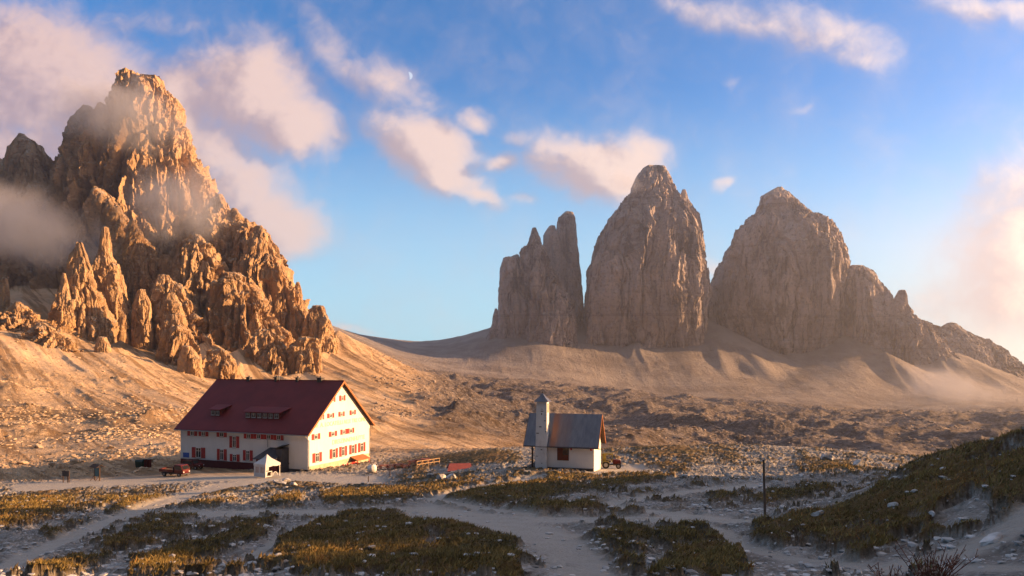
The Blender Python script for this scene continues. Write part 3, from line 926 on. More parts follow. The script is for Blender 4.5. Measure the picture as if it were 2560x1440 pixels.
B = lambda rows, Y, **k: dict(rows=rows, Y=Y, **k)
mountain([
    B([(203, 305, 402), (215, 299, 411), (300, 262, 452), (330, 235, 464), (400, 195, 490), (487, 175, 524), (560, 160, 545), (700, 140, 600), (850, 120, 640)], 800, seed=5, L=55, amp=0.2, depth=0.7),
    B([(268, 205, 232), (300, 182, 244), (330, 178, 262), (400, 158, 300), (500, 140, 320), (650, 120, 340)], 806, seed=6, L=38, amp=0.15),
    B([(336, 48, 62), (364, 36, 98), (400, 28, 128), (480, 20, 170), (600, -10, 220), (760, -60, 280)], 800, seed=7, L=50, amp=0.17),
    B([(397, -18, 2), (420, -34, 16), (500, -70, 42), (650, -120, 110), (780, -150, 150)], 805, seed=8, L=45, amp=0.16),
    # right-hand shoulder and its battlements
    B([(488, 540, 556), (500, 528, 560), (524, 515, 568), (560, 480, 600), (640, 450, 640), (760, 430, 690), (860, 420, 720)], 725, seed=9, L=36, amp=0.2),
    B([(521, 580, 592), (545, 566, 612), (570, 545, 640), (610, 520, 672), (679, 500, 711), (725, 490, 727), (809, 470, 770), (900, 450, 800), (960, 440, 800)], 690, seed=10, L=42, amp=0.21),
    B([(566, 638, 656), (585, 630, 668), (620, 615, 682), (680, 600, 716), (760, 590, 745), (860, 580, 780)], 660, seed=12, L=34, amp=0.19),
    B([(590, 470, 500), (620, 452, 530), (680, 440, 560), (760, 440, 590), (850, 450, 610), (930, 460, 620)], 640, seed=13, L=34, amp=0.2),
    B([(690, 560, 600), (720, 540, 640), (790, 530, 680), (870, 530, 720), (950, 540, 760)], 610, seed=14, L=30, amp=0.2),
    B([(706, 741, 748), (725, 733, 752), (752, 728, 757), (800, 722, 770), (840, 718, 780)], 660, seed=15, L=14, amp=0.14),
    B([(768, 780, 808), (785, 772, 815), (809, 762, 828), (870, 748, 842), (930, 742, 850)], 640, seed=16, L=24, amp=0.17),
    B([(830, 640, 680), (850, 625, 700), (890, 615, 720), (950, 610, 740)], 560, seed=17, L=20, amp=0.2),
    B([(850, 745, 790), (880, 730, 800), (930, 715, 805), (970, 710, 800)], 560, seed=18, L=18, amp=0.2),
    # ridge of pinnacles coming down towards the hut
    B([(468, 233, 246), (482, 228, 262), (510, 235, 292), (545, 262, 318), (600, 285, 358), (670, 298, 400), (750, 300, 428), (850, 300, 440), (950, 300, 450)], 660, seed=20, L=34, amp=0.2, depth=0.9),
    B([(552, 326, 336), (580, 318, 352), (630, 310, 385), (700, 315, 410), (800, 320, 430)], 640, seed=21, L=22, amp=0.18),
    B([(690, 398, 425), (718, 388, 448), (769, 384, 480), (820, 390, 515), (865, 400, 552), (905, 405, 588), (970, 410, 610)], 590, seed=22, L=30, amp=0.2),
    B([(738, 418, 440), (760, 410, 450), (820, 405, 470), (900, 415, 500), (985, 430, 520)], 545, seed=23, L=22, amp=0.18),
    B([(868, 456, 478), (900, 448, 500), (950, 450, 512), (1010, 450, 516)], 505, seed=24, L=18, amp=0.16),
    B([(725, 345, 362), (760, 335, 375), (830, 332, 380), (900, 330, 380)], 570, seed=25, L=18, amp=0.17),
    B([(570, 256, 272), (600, 250, 278), (640, 247, 282), (662, 240, 298), (700, 236, 305), (760, 248, 318), (830, 258, 336), (900, 268, 345)], 570, seed=26, L=22, amp=0.17),
    B([(608, 194, 205), (640, 178, 214), (690, 170, 226), (760, 160, 250), (830, 150, 270), (900, 148, 285)], 545, seed=27, L=24, amp=0.18),
    B([(684, 156, 164), (720, 152, 172), (760, 140, 182), (800, 130, 195), (870, 125, 200)], 535, seed=28, L=14, amp=0.16),
    B([(845, 246, 265), (870, 238, 277), (900, 238, 282), (935, 245, 278)], 490, seed=29, L=14, amp=0.13),
    B([(698, 5, 17), (730, 0, 23), (780, -2, 24), (850, -10, 40)], 540, seed=30, L=14, amp=0.16),
    B([(757, 38, 52), (780, 15, 75), (800, -20, 95), (840, -60, 160), (900, -90, 190)], 515, seed=31, L=20, amp=0.2),
    B([(640, 300, 360), (700, 280, 420), (800, 250, 470), (900, 230, 500)], 690, seed=33, L=34, amp=0.2),
    B([(655, 268, 284), (690, 262, 300), (760, 262, 318), (860, 275, 345)], 600, seed=34, L=16, amp=0.18),
    B([(790, 420, 440), (830, 405, 470), (900, 400, 500), (960, 400, 520)], 530, seed=35, L=20, amp=0.2),
    B([(880, 520, 560), (920, 505, 590), (970, 500, 600)], 520, seed=36, L=18, amp=0.2),
    B([(810, 90, 110), (840, 70, 150), (880, 60, 200)], 480, seed=37, L=14, amp=0.2),
    B([(640, 405, 425), (670, 398, 440), (740, 395, 460), (820, 400, 490)], 640, seed=32, L=20, amp=0.18),
], M_ROCK_A, 'jagged pyramid mountain with rows of orange pinnacles behind the red roofed hut', needles=9)

mountain([
    B([(638, 1288, 1297), (648, 1254, 1300), (680, 1247, 1314), (720, 1245, 1318), (760, 1246, 1322), (800, 1244, 1328), (870, 1236, 1335)], 1950, seed=40, L=62, amp=0.15, depth=0.9, crag=0.5),
    B([(570, 1331, 1341), (590, 1326, 1348), (614, 1320, 1354), (628, 1308, 1362), (660, 1303, 1378), (700, 1304, 1392), (760, 1305, 1420), (800, 1300, 1435), (870, 1296, 1440)], 1940, seed=41, L=58, amp=0.19, depth=0.9, crag=0.7),
    B([(532, 1412, 1432), (545, 1395, 1436), (570, 1391, 1440), (600, 1384, 1442), (650, 1377, 1447), (700, 1371, 1452), (760, 1370, 1456), (860, 1365, 1462)], 2060, seed=42, L=62, amp=0.12, crag=0.35),
    B([(566, 1373, 1388), (590, 1358, 1396), (640, 1355, 1402), (750, 1350, 1412), (840, 1350, 1420)], 2030, seed=43, L=60, amp=0.12),
    B([(772, 1237, 1243), (800, 1230, 1252), (835, 1222, 1260), (860, 1215, 1265)], 1960, seed=44, L=36, amp=0.15),
    B([(792, 1345, 1432), (800, 1330, 1436), (870, 1300, 1440)], 1905, seed=45, L=45, amp=0.17, crag=0.7, depth=0.6),
], M_ROCK_B, 'small spired rock tower standing left of the tallest tower')
mountain([
    B([(424, 1608, 1664), (438, 1598, 1672), (455, 1588, 1680), (490, 1570, 1694), (520, 1547, 1706), (560, 1522, 1726), (600, 1503, 1740), (640, 1489, 1750), (690, 1472, 1757), (740, 1464, 1762), (800, 1462, 1748), (880, 1480, 1744)], 2010, seed=50, L=78, amp=0.12, crag=0.35, expo=3.8, depth=0.75),
    B([(475, 1705, 1715), (500, 1696, 1722), (535, 1690, 1748), (590, 1690, 1756), (700, 1690, 1762), (860, 1680, 1750)], 2040, seed=51, L=60, amp=0.13, crag=0.35),
    B([(770, 1478, 1492), (800, 1470, 1500), (860, 1462, 1508)], 1915, seed=52, L=40, amp=0.14),
], M_ROCK_B, 'tallest flat walled rock tower with cloud at its shoulder')
mountain([B([(718, 1765, 1782), (740, 1756, 1795), (780, 1746, 1810), (850, 1735, 1825)], 2090, seed=55, L=55, amp=0.11, crag=0.4)], M_ROCK_B, 'low rock peak wedged between the two biggest towers')
mountain([
    B([(469, 1942, 1957), (482, 1921, 1970), (500, 1899, 1996), (530, 1891, 2018), (557, 1869, 2046), (580, 1849, 2070), (620, 1828, 2096), (660, 1810, 2108), (718, 1790, 2101), (780, 1794, 2099), (830, 1815, 2097), (910, 1850, 2092)], 2080, seed=60, L=80, amp=0.13, crag=0.35, expo=3.0, depth=0.75),
    B([(760, 1795, 1812), (800, 1790, 1835), (860, 1800, 1860)], 2040, seed=61, L=45, amp=0.13),
], M_ROCK_B, 'broad round shouldered rock tower right of the tallest tower')
mountain([
    B([(668, 2126, 2158), (680, 2110, 2176), (700, 2102, 2188), (740, 2100, 2213), (800, 2100, 2248), (860, 2110, 2268), (940, 2120, 2290)], 2000, seed=65, L=66, amp=0.12, crag=0.35, expo=2.8),
    B([(727, 2247, 2264), (742, 2239, 2267), (762, 2226, 2268), (800, 2215, 2290), (814, 2212, 2318), (860, 2208, 2352), (940, 2200, 2420)], 1945, seed=66, L=55, amp=0.11, crag=0.4),
], M_ROCK_B, 'hazy domed rock buttress with a square spire beside it')
mountain([
    B([(806, 2292, 2318), (822, 2270, 2340), (860, 2240, 2380), (950, 2220, 2420)], 2010, seed=70, L=55, amp=0.12),
    B([(811, 2366, 2392), (826, 2340, 2408), (855, 2300, 2463), (885, 2270, 2507), (932, 2240, 2570), (1020, 2200, 2680)], 1990, seed=71, L=70, amp=0.08, crag=0.5, depth=0.6),
], M_ROCK_B, 'low hazy ridge sloping away to the right of all the towers')


# ------------------------------------------------------------------ building kit
class MB:
    """collects boxes, prisms and tubes; build() links them as one mesh object"""

    def __init__(self):
        self.v, self.f = [], []

    def add(self, vs, fs):
        o = len(self.v)
        self.v += [tuple(p) for p in vs]
        self.f += [tuple(i + o for i in f) for f in fs]
        return self

    def box(self, x0, x1, y0, y1, z0, z1):
        return self.add([(x0, y0, z0), (x1, y0, z0), (x1, y1, z0), (x0, y1, z0), (x0, y0, z1), (x1, y0, z1), (x1, y1, z1), (x0, y1, z1)],
                        [(0, 3, 2, 1), (4, 5, 6, 7), (0, 1, 5, 4), (1, 2, 6, 5), (2, 3, 7, 6), (3, 0, 4, 7)])

    def prism(self, poly, axis, a, b):
        """extrude a polygon: axis 'x' takes (y, z), 'y' takes (x, z), 'z' takes (x, y)"""
        n = len(poly)
        mk = {'x': lambda p, t: (t, p[0], p[1]), 'y': lambda p, t: (p[0], t, p[1]), 'z': lambda p, t: (p[0], p[1], t)}[axis]
        vs = [mk(p, a) for p in poly] + [mk(p, b) for p in poly]
        return self.add(vs, [tuple(range(n))[::-1], tuple(range(n, 2 * n))] + [(i, (i + 1) % n, n + (i + 1) % n, n + i) for i in range(n)])

    def hexa(self, lo, hi):
        """eight corners: four below, four above, same order"""
        return self.add(list(lo) + list(hi), [(0, 3, 2, 1), (4, 5, 6, 7), (0, 1, 5, 4), (1, 2, 6, 5), (2, 3, 7, 6), (3, 0, 4, 7)])

    def tube(self, p0, p1, r0, r1=None, n=8, caps=True):
        r1 = r0 if r1 is None else r1
        p0, p1 = Vector(p0), Vector(p1)
        d = (p1 - p0).normalized()
        a = d.orthogonal().normalized()
        b = d.cross(a)
        vs = []
        for p, r in ((p0, r0), (p1, r1)):
            vs += [p + (a * math.cos(2 * math.pi * i / n) + b * math.sin(2 * math.pi * i / n)) * r for i in range(n)]
        fs = [(i, (i + 1) % n, n + (i + 1) % n, n + i) for i in range(n)]
        if caps:
            fs += [tuple(range(n))[::-1], tuple(range(n, 2 * n))]
        return self.add(vs, fs)

    def build(self, name, mat, parent=None, bevel=0.0, smooth=False):
        me = bpy.data.meshes.new(name)
        bm = bmesh.new()
        vs = [bm.verts.new(p) for p in self.v]
        for f in self.f:
            try:
                bm.faces.new([vs[i] for i in f])
            except ValueError:
                pass
        bmesh.ops.recalc_face_normals(bm, faces=bm.faces[:])
        if bevel:
            bmesh.ops.bevel(bm, geom=bm.edges[:], offset=bevel, segments=2, affect='EDGES', clamp_overlap=True)
        for f in bm.faces:
            f.smooth = smooth
        bm.to_mesh(me); bm.free()
        me.materials.append(mat)
        ob = bpy.data.objects.new(name, me)
        col.objects.link(ob)
        if parent is not None:
            ob.parent = parent
        return ob


def thing(name, loc, rz, label, cat, group=None):
    o = bpy.data.objects.new(name, None)
    col.objects.link(o)
    o.location, o.rotation_euler = loc, (0, 0, rz)
    o.empty_display_size = 0.3
    return tag(o, label, cat, group)


def copy_tree(o, parent=None):
    c = o.copy()
    col.objects.link(c)
    if parent is not None:
        c.parent = parent
    for ch in list(o.children):
        copy_tree(ch, c)
    return c


def paint(name, rgb, rough=0.6, var=0.15, scale=2.0, bump=0.0, bscale=12.0, metal=0.0, spec=0.3, dirt=None, dirt_amt=0.0, stretch=(1, 1, 1)):
    m, N, b = new_mat(name)
    tcn = N.node('ShaderNodeTexCoord').outputs['Object']
    p = N.vmath('MULTIPLY', tcn, stretch)
    n = N.noise(p, scale, 6, 0.65)
    lo = tuple(c * (1 - var) for c in rgb)
    hi = tuple(min(1, c * (1 + var * 0.6)) for c in rgb)
    c = N.mix(N.step(n, 0.3, 0.7), lo, hi)
    if dirt:
        c = N.mix(N.math('MULTIPLY', N.step(N.noise(p, scale * 0.6, 8, 0.75), 0.5, 0.72), dirt_amt), c, dirt)
    N.put(b.inputs['Base Color'], c)
    b.inputs['Roughness'].default_value = rough
    b.inputs['Metallic'].default_value = metal
    b.inputs['Specular IOR Level'].default_value = spec
    if bump:
        N.put(b.inputs['Normal'], N.bump(N.noise(p, bscale, 5, 0.6), bump, 0.05))
    return m


M_PLASTER = paint('white_render', (0.74, 0.73, 0.70), 0.9, 0.06, 0.5, 0.5, 6.0, spec=0.15, dirt=(0.55, 0.53, 0.50), dirt_amt=0.35, stretch=(1, 1, 0.35))
M_CREAMBAND = paint('cream_band', (0.55, 0.48, 0.33), 0.95, 0.25, 1.6, 0.8, 5.0, spec=0.1, dirt=(0.33, 0.28, 0.2), dirt_amt=0.5)
M_DARKSTONE = paint('dark_stone_plinth', (0.10, 0.09, 0.085), 0.95, 0.35, 2.0, 0.8, 6.0, spec=0.1)
M_RED = paint('red_shutter_paint', (0.40, 0.028, 0.022), 0.55, 0.2, 2.0)
M_REDDARK = paint('dark_red_boards', (0.10, 0.014, 0.014), 0.7, 0.3, 1.5, 0.3, 8.0, stretch=(8, 1, 1))
M_WHITE = paint('white_paint', (0.78, 0.77, 0.74), 0.5, 0.05, 2.0)
M_WOODD = paint('dark_wood', (0.07, 0.038, 0.022), 0.8, 0.3, 1.5, 0.4, 10.0, stretch=(1, 1, 6))
M_WOODL = paint('pale_wood', (0.40, 0.26, 0.14), 0.8, 0.25, 2.0, 0.3, 10.0, stretch=(1, 6, 1))
M_BARGE = paint('orange_bargeboard', (0.44, 0.16, 0.055), 0.7, 0.2, 1.0)
M_GLASS = paint('window_glass', (0.022, 0.025, 0.032), 0.06, 0.2, 1.0, spec=0.6)
M_OCHRE = paint('faded_ochre_lettering', (0.74, 0.62, 0.30), 0.8, 0.1, 1.0)
M_BLACK = paint('black_rubber', (0.018, 0.018, 0.018), 0.8, 0.2, 4.0)
M_STEEL = paint('grey_steel', (0.30, 0.30, 0.31), 0.45, 0.15, 3.0, metal=0.5)
M_SLATE = paint('dark_sheet', (0.055, 0.055, 0.065), 0.5, 0.25, 1.2)
M_TENT = paint('white_canvas', (0.56, 0.55, 0.55), 0.8, 0.06, 1.0, 0.2, 3.0)
M_TRUCK = paint('red_car_paint', (0.10, 0.006, 0.008), 0.35, 0.15, 2.0, spec=0.5)
M_OLIVE = paint('olive_cab_paint', (0.20, 0.15, 0.025), 0.5, 0.25, 2.0)
M_GREEN = paint('dark_green_plastic', (0.012, 0.035, 0.026), 0.5, 0.2, 2.0)
M_BLUE = paint('blue_notice', (0.03, 0.10, 0.42), 0.5, 0.2, 2.0)
M_TEAL = paint('teal_notice', (0.03, 0.13, 0.17), 0.5, 0.2, 2.0)
M_REDROOF = paint('bright_red_sheet', (0.34, 0.085, 0.065), 0.7, 0.15, 1.5, 0.3, 5.0)
M_TABLE = paint('weathered_red_timber', (0.30, 0.095, 0.065), 0.75, 0.3, 2.0)


def roof_red():
    m, N, b = new_mat('dark_red_roof_sheet')
    p = N.node('ShaderNodeTexCoord').outputs['Object']
    x, y, z = N.sep(p)
    seam = N.math('PINGPONG', x, 0.42)
    n = N.noise(p, 0.35, 6, 0.6)
    n2 = N.noise(N.vmath('MULTIPLY', p, (3.0, 0.5, 0.5)), 1.0, 6, 0.65)
    c = N.mix(N.step(n, 0.3, 0.7), (0.135, 0.018, 0.021), (0.175, 0.024, 0.026))
    c = N.mix(N.math('MULTIPLY', N.step(n2, 0.52, 0.7), 0.35), c, (0.085, 0.018, 0.02))
    N.put(b.inputs['Base Color'], c)
    b.inputs['Roughness'].default_value = 0.62
    b.inputs['Specular IOR Level'].default_value = 0.2
    N.put(b.inputs['Normal'], N.bump(N.step(seam, 0.0, 0.05), 0.25, 0.04))
    return m


def roof_grey():
    m, N, b = new_mat('blue_grey_metal_roof')
    p = N.node('ShaderNodeTexCoord').outputs['Object']
    x, y, z = N.sep(p)
    n = N.noise(N.vmath('MULTIPLY', p, (2.2, 0.6, 0.6)), 1.0, 6, 0.6)
    c = N.mix(N.step(n, 0.3, 0.7), (0.10, 0.11, 0.14), (0.15, 0.16, 0.19))
    wob = N.math('ADD', x, N.math('MULTIPLY', N.math('SUBTRACT', N.noise(p, 1.2, 4), 0.5), 0.25))
    band = N.math('MULTIPLY', N.step(wob, -5.55, -5.15), N.step(wob, -4.1, -4.9))
    c = N.mix(N.math('MULTIPLY', band, 0.85), c, (0.24, 0.10, 0.055))
    wide = N.math('MULTIPLY', N.step(wob, -4.8, -4.2), N.step(wob, -2.6, -3.4))
    c = N.mix(N.math('MULTIPLY', wide, 0.4), c, (0.17, 0.10, 0.085))
    seam = N.math('PINGPONG', x, 0.30)
    N.put(b.inputs['Base Color'], c)
    b.inputs['Roughness'].default_value = 0.42
    b.inputs['Metallic'].default_value = 0.35
    N.put(b.inputs['Normal'], N.bump(N.step(seam, 0.0, 0.04), 0.35, 0.03))
    return m


M_ROOF, M_ROOFG = roof_red(), roof_grey()


class Frame:
    """a building's own axes: x along the long front (to the right), y into the depth, z up"""

    def __init__(self, px, py, Y, theta):
        self.o = at(px, py, Y)
        self.t = math.radians(theta)
        self.ex = Vector((math.cos(self.t), -math.sin(self.t), 0))
        self.ey = Vector((math.sin(self.t), math.cos(self.t), 0))
        self.cam = Vector((0, 0, CAM_Z))

    def local(self, p):
        d = p - self.o
        return Vector((d.dot(self.ex), d.dot(self.ey), d.z))

    def hit(self, px, py, n, d):
        """where the ray through a photo pixel meets the local plane n.p = d"""
        u, e = pix(px, py)
        c = self.local(self.cam)
        r = self.local(self.o + Vector((float(u), 1.0, float(e))))
        n = Vector(n)
        return c + r * ((d - n.dot(c)) / n.dot(r))


def window(parent, at_fn, w, h, shut=True, muntin=True, frame_mat=None, shut_w=None, name='window'):
    """at_fn maps (along, up, out) to local xyz; a framed window with its pane and two open shutters"""
    def boxes(lst):
        mb = MB()
        for (a0, a1, z0, z1, o0, o1) in lst:
            p = [at_fn(a, z, o) for (a, z, o) in ((a0, z0, o0), (a1, z0, o0), (a1, z0, o1), (a0, z0, o1), (a0, z1, o0), (a1, z1, o0), (a1, z1, o1), (a0, z1, o1))]
            mb.hexa(p[:4], p[4:])
        return mb
    sw = (w * 0.30 if shut_w is None else shut_w) if shut else 0.0
    iw = w / 2 - sw
    t = min(0.09, iw * 0.3)
    fr = [(-iw, -iw + t, -h / 2, h / 2, 0, .07), (iw - t, iw, -h / 2, h / 2, 0, .07), (-iw + t, iw - t, h / 2 - t, h / 2, 0, .07), (-iw + t, iw - t, -h / 2, -h / 2 + t, 0, .07)]
    if muntin:
        fr += [(-t * .35, t * .35, -h / 2 + t, h / 2 - t, 0, .06), (-iw + t, iw - t, h * 0.16, h * 0.16 + t * .6, 0, .058)]
    wd = boxes(fr).build(name, frame_mat or M_WHITE, parent)
    boxes([(-iw + t * .9, iw - t * .9, -h / 2 + t * .9, h / 2 - t * .9, 0.004, .03)]).build('pane', M_GLASS, wd)
    if shut:
        for s in (-1, 1):
            lo, hi = sorted((s * (iw + .01), s * (w / 2)))
            boxes([(lo, hi, -h / 2 - .04, h / 2 + .04, 0.003, .085)]).build('shutter', M_RED, wd)
    boxes([(-iw, iw, -h / 2 - .09, -h / 2 - .002, 0, .14)]).build('sill', M_STEEL, wd)
    return wd


# ------------------------------------------------------------------ the big mountain hut
def build_hut():
    fr = Frame(770, 1182, 128.0, 21.0)
    L, Gd, H, RISE = 30.5, 20.6, 7.55, 8.75
    hut = thing('mountain_hut', fr.o, -fr.t, 'large white mountain hut with dark red roof and red shutters', 'hut')
    low = -3.5
    mb = MB()
    mid = Gd / 2
    mb.prism([(0, low), (Gd, low), (Gd, H), (mid, H + RISE), (0, H)], 'x', -L, 0.0)
    mb.build('wall', M_PLASTER, hut)
    # roof slabs
    k = RISE / mid
    oe, og, th = 0.85, 0.75, 0.22
    rf = MB()
    za, zb = H - k * oe, H + RISE
    for s in (0, 1):
        y0, y1 = (-oe, mid) if s == 0 else (Gd + oe, mid)
        lo = [(-L - og, y0, za + .06), (og, y0, za + .06), (og, y1, zb + .06), (-L - og, y1, zb + .06)]
        hi = [(x, y, z + th) for x, y, z in lo]
        rf.hexa(lo, hi)
    roof = rf.build('roof', M_ROOF, hut)
    rc = MB().tube((-L - og, mid, zb + th + .05), (og, mid, zb + th + .05), .12, n=8)
    rc.build('ridge_cap', M_ROOF, roof)
    for s in (0, 1):
        y0, y1 = (-oe, mid) if s == 0 else (Gd + oe, mid)
        b = MB()
        b.hexa([(og + .002, y0, za - .16), (og + .06, y0, za - .16), (og + .06, y1, zb - .16), (og + .002, y1, zb - .16)],
               [(og + .002, y0, za + .06 + th), (og + .06, y0, za + .06 + th), (og + .06, y1, zb + .06 + th), (og + .002, y1, zb + .06 + th)])
        b.build('bargeboard', M_BARGE, roof)
        sf = MB()
        lo = [(0.01, y0, za - .02), (og - .02, y0, za - .02), (og - .02, y1, zb - .02), (0.01, y1, zb - .02)]
        sf.hexa(lo, [(x, y, z + .07) for x, y, z in lo])
        sf.build('soffit', M_WOODD, roof)
    # gutter along the front eave
    MB().tube((-L - og, -oe - .08, za + .02), (og, -oe - .08, za + .02), .09).build('gutter', M_STEEL, roof)
    dp = MB().tube((-0.05, -oe - .05, za), (0.12, 0.10, za - 1.0), .06).tube((0.12, 0.16, za - 1.0), (0.12, 0.16, 0.1), .06)
    dp.build('drainpipe', M_STEEL, hut)
    MB().tube((0.12, Gd - .2, H - 1.2), (0.12, Gd - .2, 0.6), .06).build('drainpipe', M_STEEL, hut)
    # chimneys on the ridge
    for (cx, w, hh) in ((623, 10, 10), (692, 7, 11), (745, 7, 11), (801, 13, 11)):
        p = fr.hit(cx, 951, (0, 1, 0), mid)
        ww = w / 1750 * 138 / 2
        c = MB().box(p.x - ww, p.x + ww, mid - .45, mid + .45, zb - .6, zb + .75)
        ch = c.build('chimney', M_DARKSTONE, roof)
        MB().box(p.x - ww - .12, p.x + ww + .12, mid - .57, mid + .57, zb + .755, zb + .86).build('cap', M_SLATE, ch)
        MB().tube((p.x, mid, zb + .865), (p.x, mid, zb + 1.15), .17, .13).build('chimney_pot', M_SLATE, ch)
    # dormers on the front slope
    def dormer(x0p, x1p, ytop, ybot, nwin):
        n = Vector((0, -k, 1)).normalized()
        d = n.dot(Vector((0, 0, H + .06 + th)))
        a = fr.hit(x0p, ybot, n, d)
        b = fr.hit(x1p, ybot, n, d)
        x0, x1, y0 = a.x, b.x, (a.y + b.y) / 2
        z0 = H + .06 + th + k * y0
        hgt = 1.25
        m = MB()
        yb = y0 + hgt / k + .5
        m.prism([(y0, z0 - .3), (y0, z0 + hgt), (yb, z0 - .3 + k * (yb - y0))], 'x', x0, x1)
        dm = m.build('dormer', M_REDDARK, hut)
        r = MB()
        ya, sl = y0 - .35, 0.30
        yc = (z0 + hgt + .02 - sl * y0 - (H + .28)) / (k - sl) + .25
        lo = [(x0 - .3, ya, z0 + hgt + .03 + sl * (ya - y0)), (x1 + .3, ya, z0 + hgt + .03 + sl * (ya - y0)), (x1 + .9, yc, z0 + hgt + .03 + sl * (yc - y0)), (x0 - .9, yc, z0 + hgt + .03 + sl * (yc - y0))]
        r.hexa(lo, [(x, y, z + .12) for x, y, z in lo])
        r.build('dormer_roof', M_ROOF, dm)
        w = (x1 - x0) / nwin
        for i in range(nwin):
            cx = x0 + (i + .5) * w
            window(dm, lambda a_, z_, o_, cx=cx: (cx + a_, y0 - o_, z0 + .62 + z_), min(w * .8, 1.0), 0.85, shut=False, frame_mat=M_STEEL)
    dormer(527, 550, 1026, 1040, 2)
    dormer(612, 700, 1032, 1047, 6)
    # windows of the long front
    FRONT = [(469, 1074, 493, 1089), (497, 1075, 521, 1090), (542, 1078, 567, 1092), (610, 1081, 634, 1096), (635, 1082, 659, 1097), (660, 1083, 684, 1098), (685, 1084, 709, 1100),
             (574, 1091, 598, 1119), (480, 1119, 513, 1144), (543, 1123, 567, 1150), (575, 1136, 599, 1153), (608, 1126, 632, 1151)]
    for (xa, ya, xb, yb) in FRONT:
        p0, p1 = fr.hit(xa, (ya + yb) / 2, (0, 1, 0), 0), fr.hit(xb, (ya + yb) / 2, (0, 1, 0), 0)
        q0, q1 = fr.hit((xa + xb) / 2, ya, (0, 1, 0), 0), fr.hit((xa + xb) / 2, yb, (0, 1, 0), 0)
        cx, cz = (p0.x + p1.x) / 2, (q0.z + q1.z) / 2
        window(hut, lambda a, z, o, cx=cx, cz=cz: (cx + a, -o, cz + z), p1.x - p0.x, q0.z - q1.z)
    v0, v1 = fr.hit(574, 1075, (0, 1, 0), 0), fr.hit(597, 1075, (0, 1, 0), 0)
    MB().box(v0.x, v1.x, -.10, 0, v0.z - .25, v0.z + .25).build('vent', M_WOODD, hut)
    # gable windows
    GABLE = [(848, 988, 863, 1002), (825, 992, 838, 1005), (799, 1037, 810, 1049), (818, 1033, 835, 1045), (846, 1029, 861, 1041), (874, 1025, 889, 1037),
             (779, 1084, 800, 1099), (822, 1078, 842, 1091), (851, 1073, 867, 1086), (868, 1070, 885, 1083),
             (781, 1131, 804, 1156), (824, 1121, 844, 1146), (848, 1115, 867, 1141), (873, 1111, 891, 1135), (895, 1106, 913, 1130), (855, 1159, 870, 1171), (874, 1156, 891, 1168)]
    for (xa, ya, xb, yb) in GABLE:
        ym = (ya + yb) / 2
        p0, p1 = fr.hit(xa, ym, (1, 0, 0), 0), fr.hit(xb, ym, (1, 0, 0), 0)
        hh = (yb - ya) / 1750 * (fr.o.y + p0.y) * 0.92
        cy, cz = (p0.y + p1.y) / 2, (p0.z + p1.z) / 2
        window(hut, lambda a, z, o, cy=cy, cz=cz: (o, cy + a, cz + z), p1.y - p0.y, hh)
    # yellowish cream band along the foot of the gable and dark boards along the foot of the front
    zt = fr.hit(845, 1152, (1, 0, 0), 0).z
    MB().prism([(0.02, low), (Gd - .02, low), (Gd - .02, zt + .2), (9, zt), (0.02, 1.1)], 'x', 0.0, 0.05).build('plinth', M_CREAMBAND, hut)
    xa, xb = fr.hit(452, 1160, (0, 1, 0), 0).x, fr.hit(700, 1160, (0, 1, 0), 0).x
    MB().box(xa + .1, xb, -.16, 0, low, 1.15).build('plinth', M_REDDARK, hut)
    MB().box(xb + .01, -.02, -.06, 0, low, .55).build('plinth', M_DARKSTONE, hut)
    s0, s1 = fr.hit(458, 1131, (0, 1, 0), 0), fr.hit(473, 1144, (0, 1, 0), 0)
    MB().box(s0.x, s1.x, -.05, 0, s1.z, s0.z).build('notice_board', M_BLUE, hut)
    MB().box(fr.hit(714, 1147, (0, 1, 0), 0).x, fr.hit(723, 1147, (0, 1, 0), 0).x, -.06, 0, 1.35, 1.6).build('vent', M_WOODD, hut)
    MB().tube((fr.hit(670, 1100, (0, 1, 0), 0).x, -.1, 4.3), (fr.hit(670, 1100, (0, 1, 0), 0).x, -.1, 5.7), .05).build('flue', M_STEEL, hut)
    # entrance porch with its own dark roof, and the tall stair shaft beside it
    x0, x1 = fr.hit(640, 1150, (0, 1, 0), -2.4).x, fr.hit(690, 1150, (0, 1, 0), -2.4).x
    pw = MB().box(x0, x1, -2.4, -.001, low, 2.5)
    porch = pw.build('porch', M_REDDARK, hut)
    r = MB()
    lo = [(x0 - .35, -2.9, 2.35), (x1 + .2, -2.9, 2.35), (x1 + .2, -.002, 4.15), (x0 + 1.2, -.002, 4.15)]
    r.hexa(lo, [(x, y, z + .14) for x, y, z in lo])
    r.build('porch_roof', M_SLATE, porch)
    x2, x3 = fr.hit(690, 1150, (0, 1, 0), -1.9).x, fr.hit(705, 1150, (0, 1, 0), -1.9).x
    st = MB().box(x2 + .05, x3, -1.9, -.003, low, 4.4).build('stair_shaft', M_SLATE, hut)
    r = MB()
    lo = [(x2 - .9, -2.1, 4.1), (x3 + .1, -2.1, 4.95), (x3 + .1, -.004, 4.95), (x2 - .9, -.004, 4.1)]
    r.hexa(lo, [(x, y, z + .12) for x, y, z in lo])
    r.build('shaft_roof', M_SLATE, st)
    window(porch, lambda a, z, o: (x0 + 1.0 + a, -2.4 - o, 1.55 + z), .9, 1.2, shut=False)
    # small red canopy over the gable's side door
    ca, cb = fr.hit(893, 1158, (1, 0, 0), 1.6), fr.hit(922, 1152, (1, 0, 0), 1.6)
    cn = MB()
    lo = [(0.06, ca.y - .2, ca.z + 1.15), (0.06, cb.y + .2, ca.z + 1.15), (1.9, cb.y + .2, ca.z + .45), (1.9, ca.y - .2, ca.z + .45)]
    cn.hexa(lo, [(x, y, z + .12) for x, y, z in lo])
    can = cn.build('door_canopy', M_BARGE, hut)
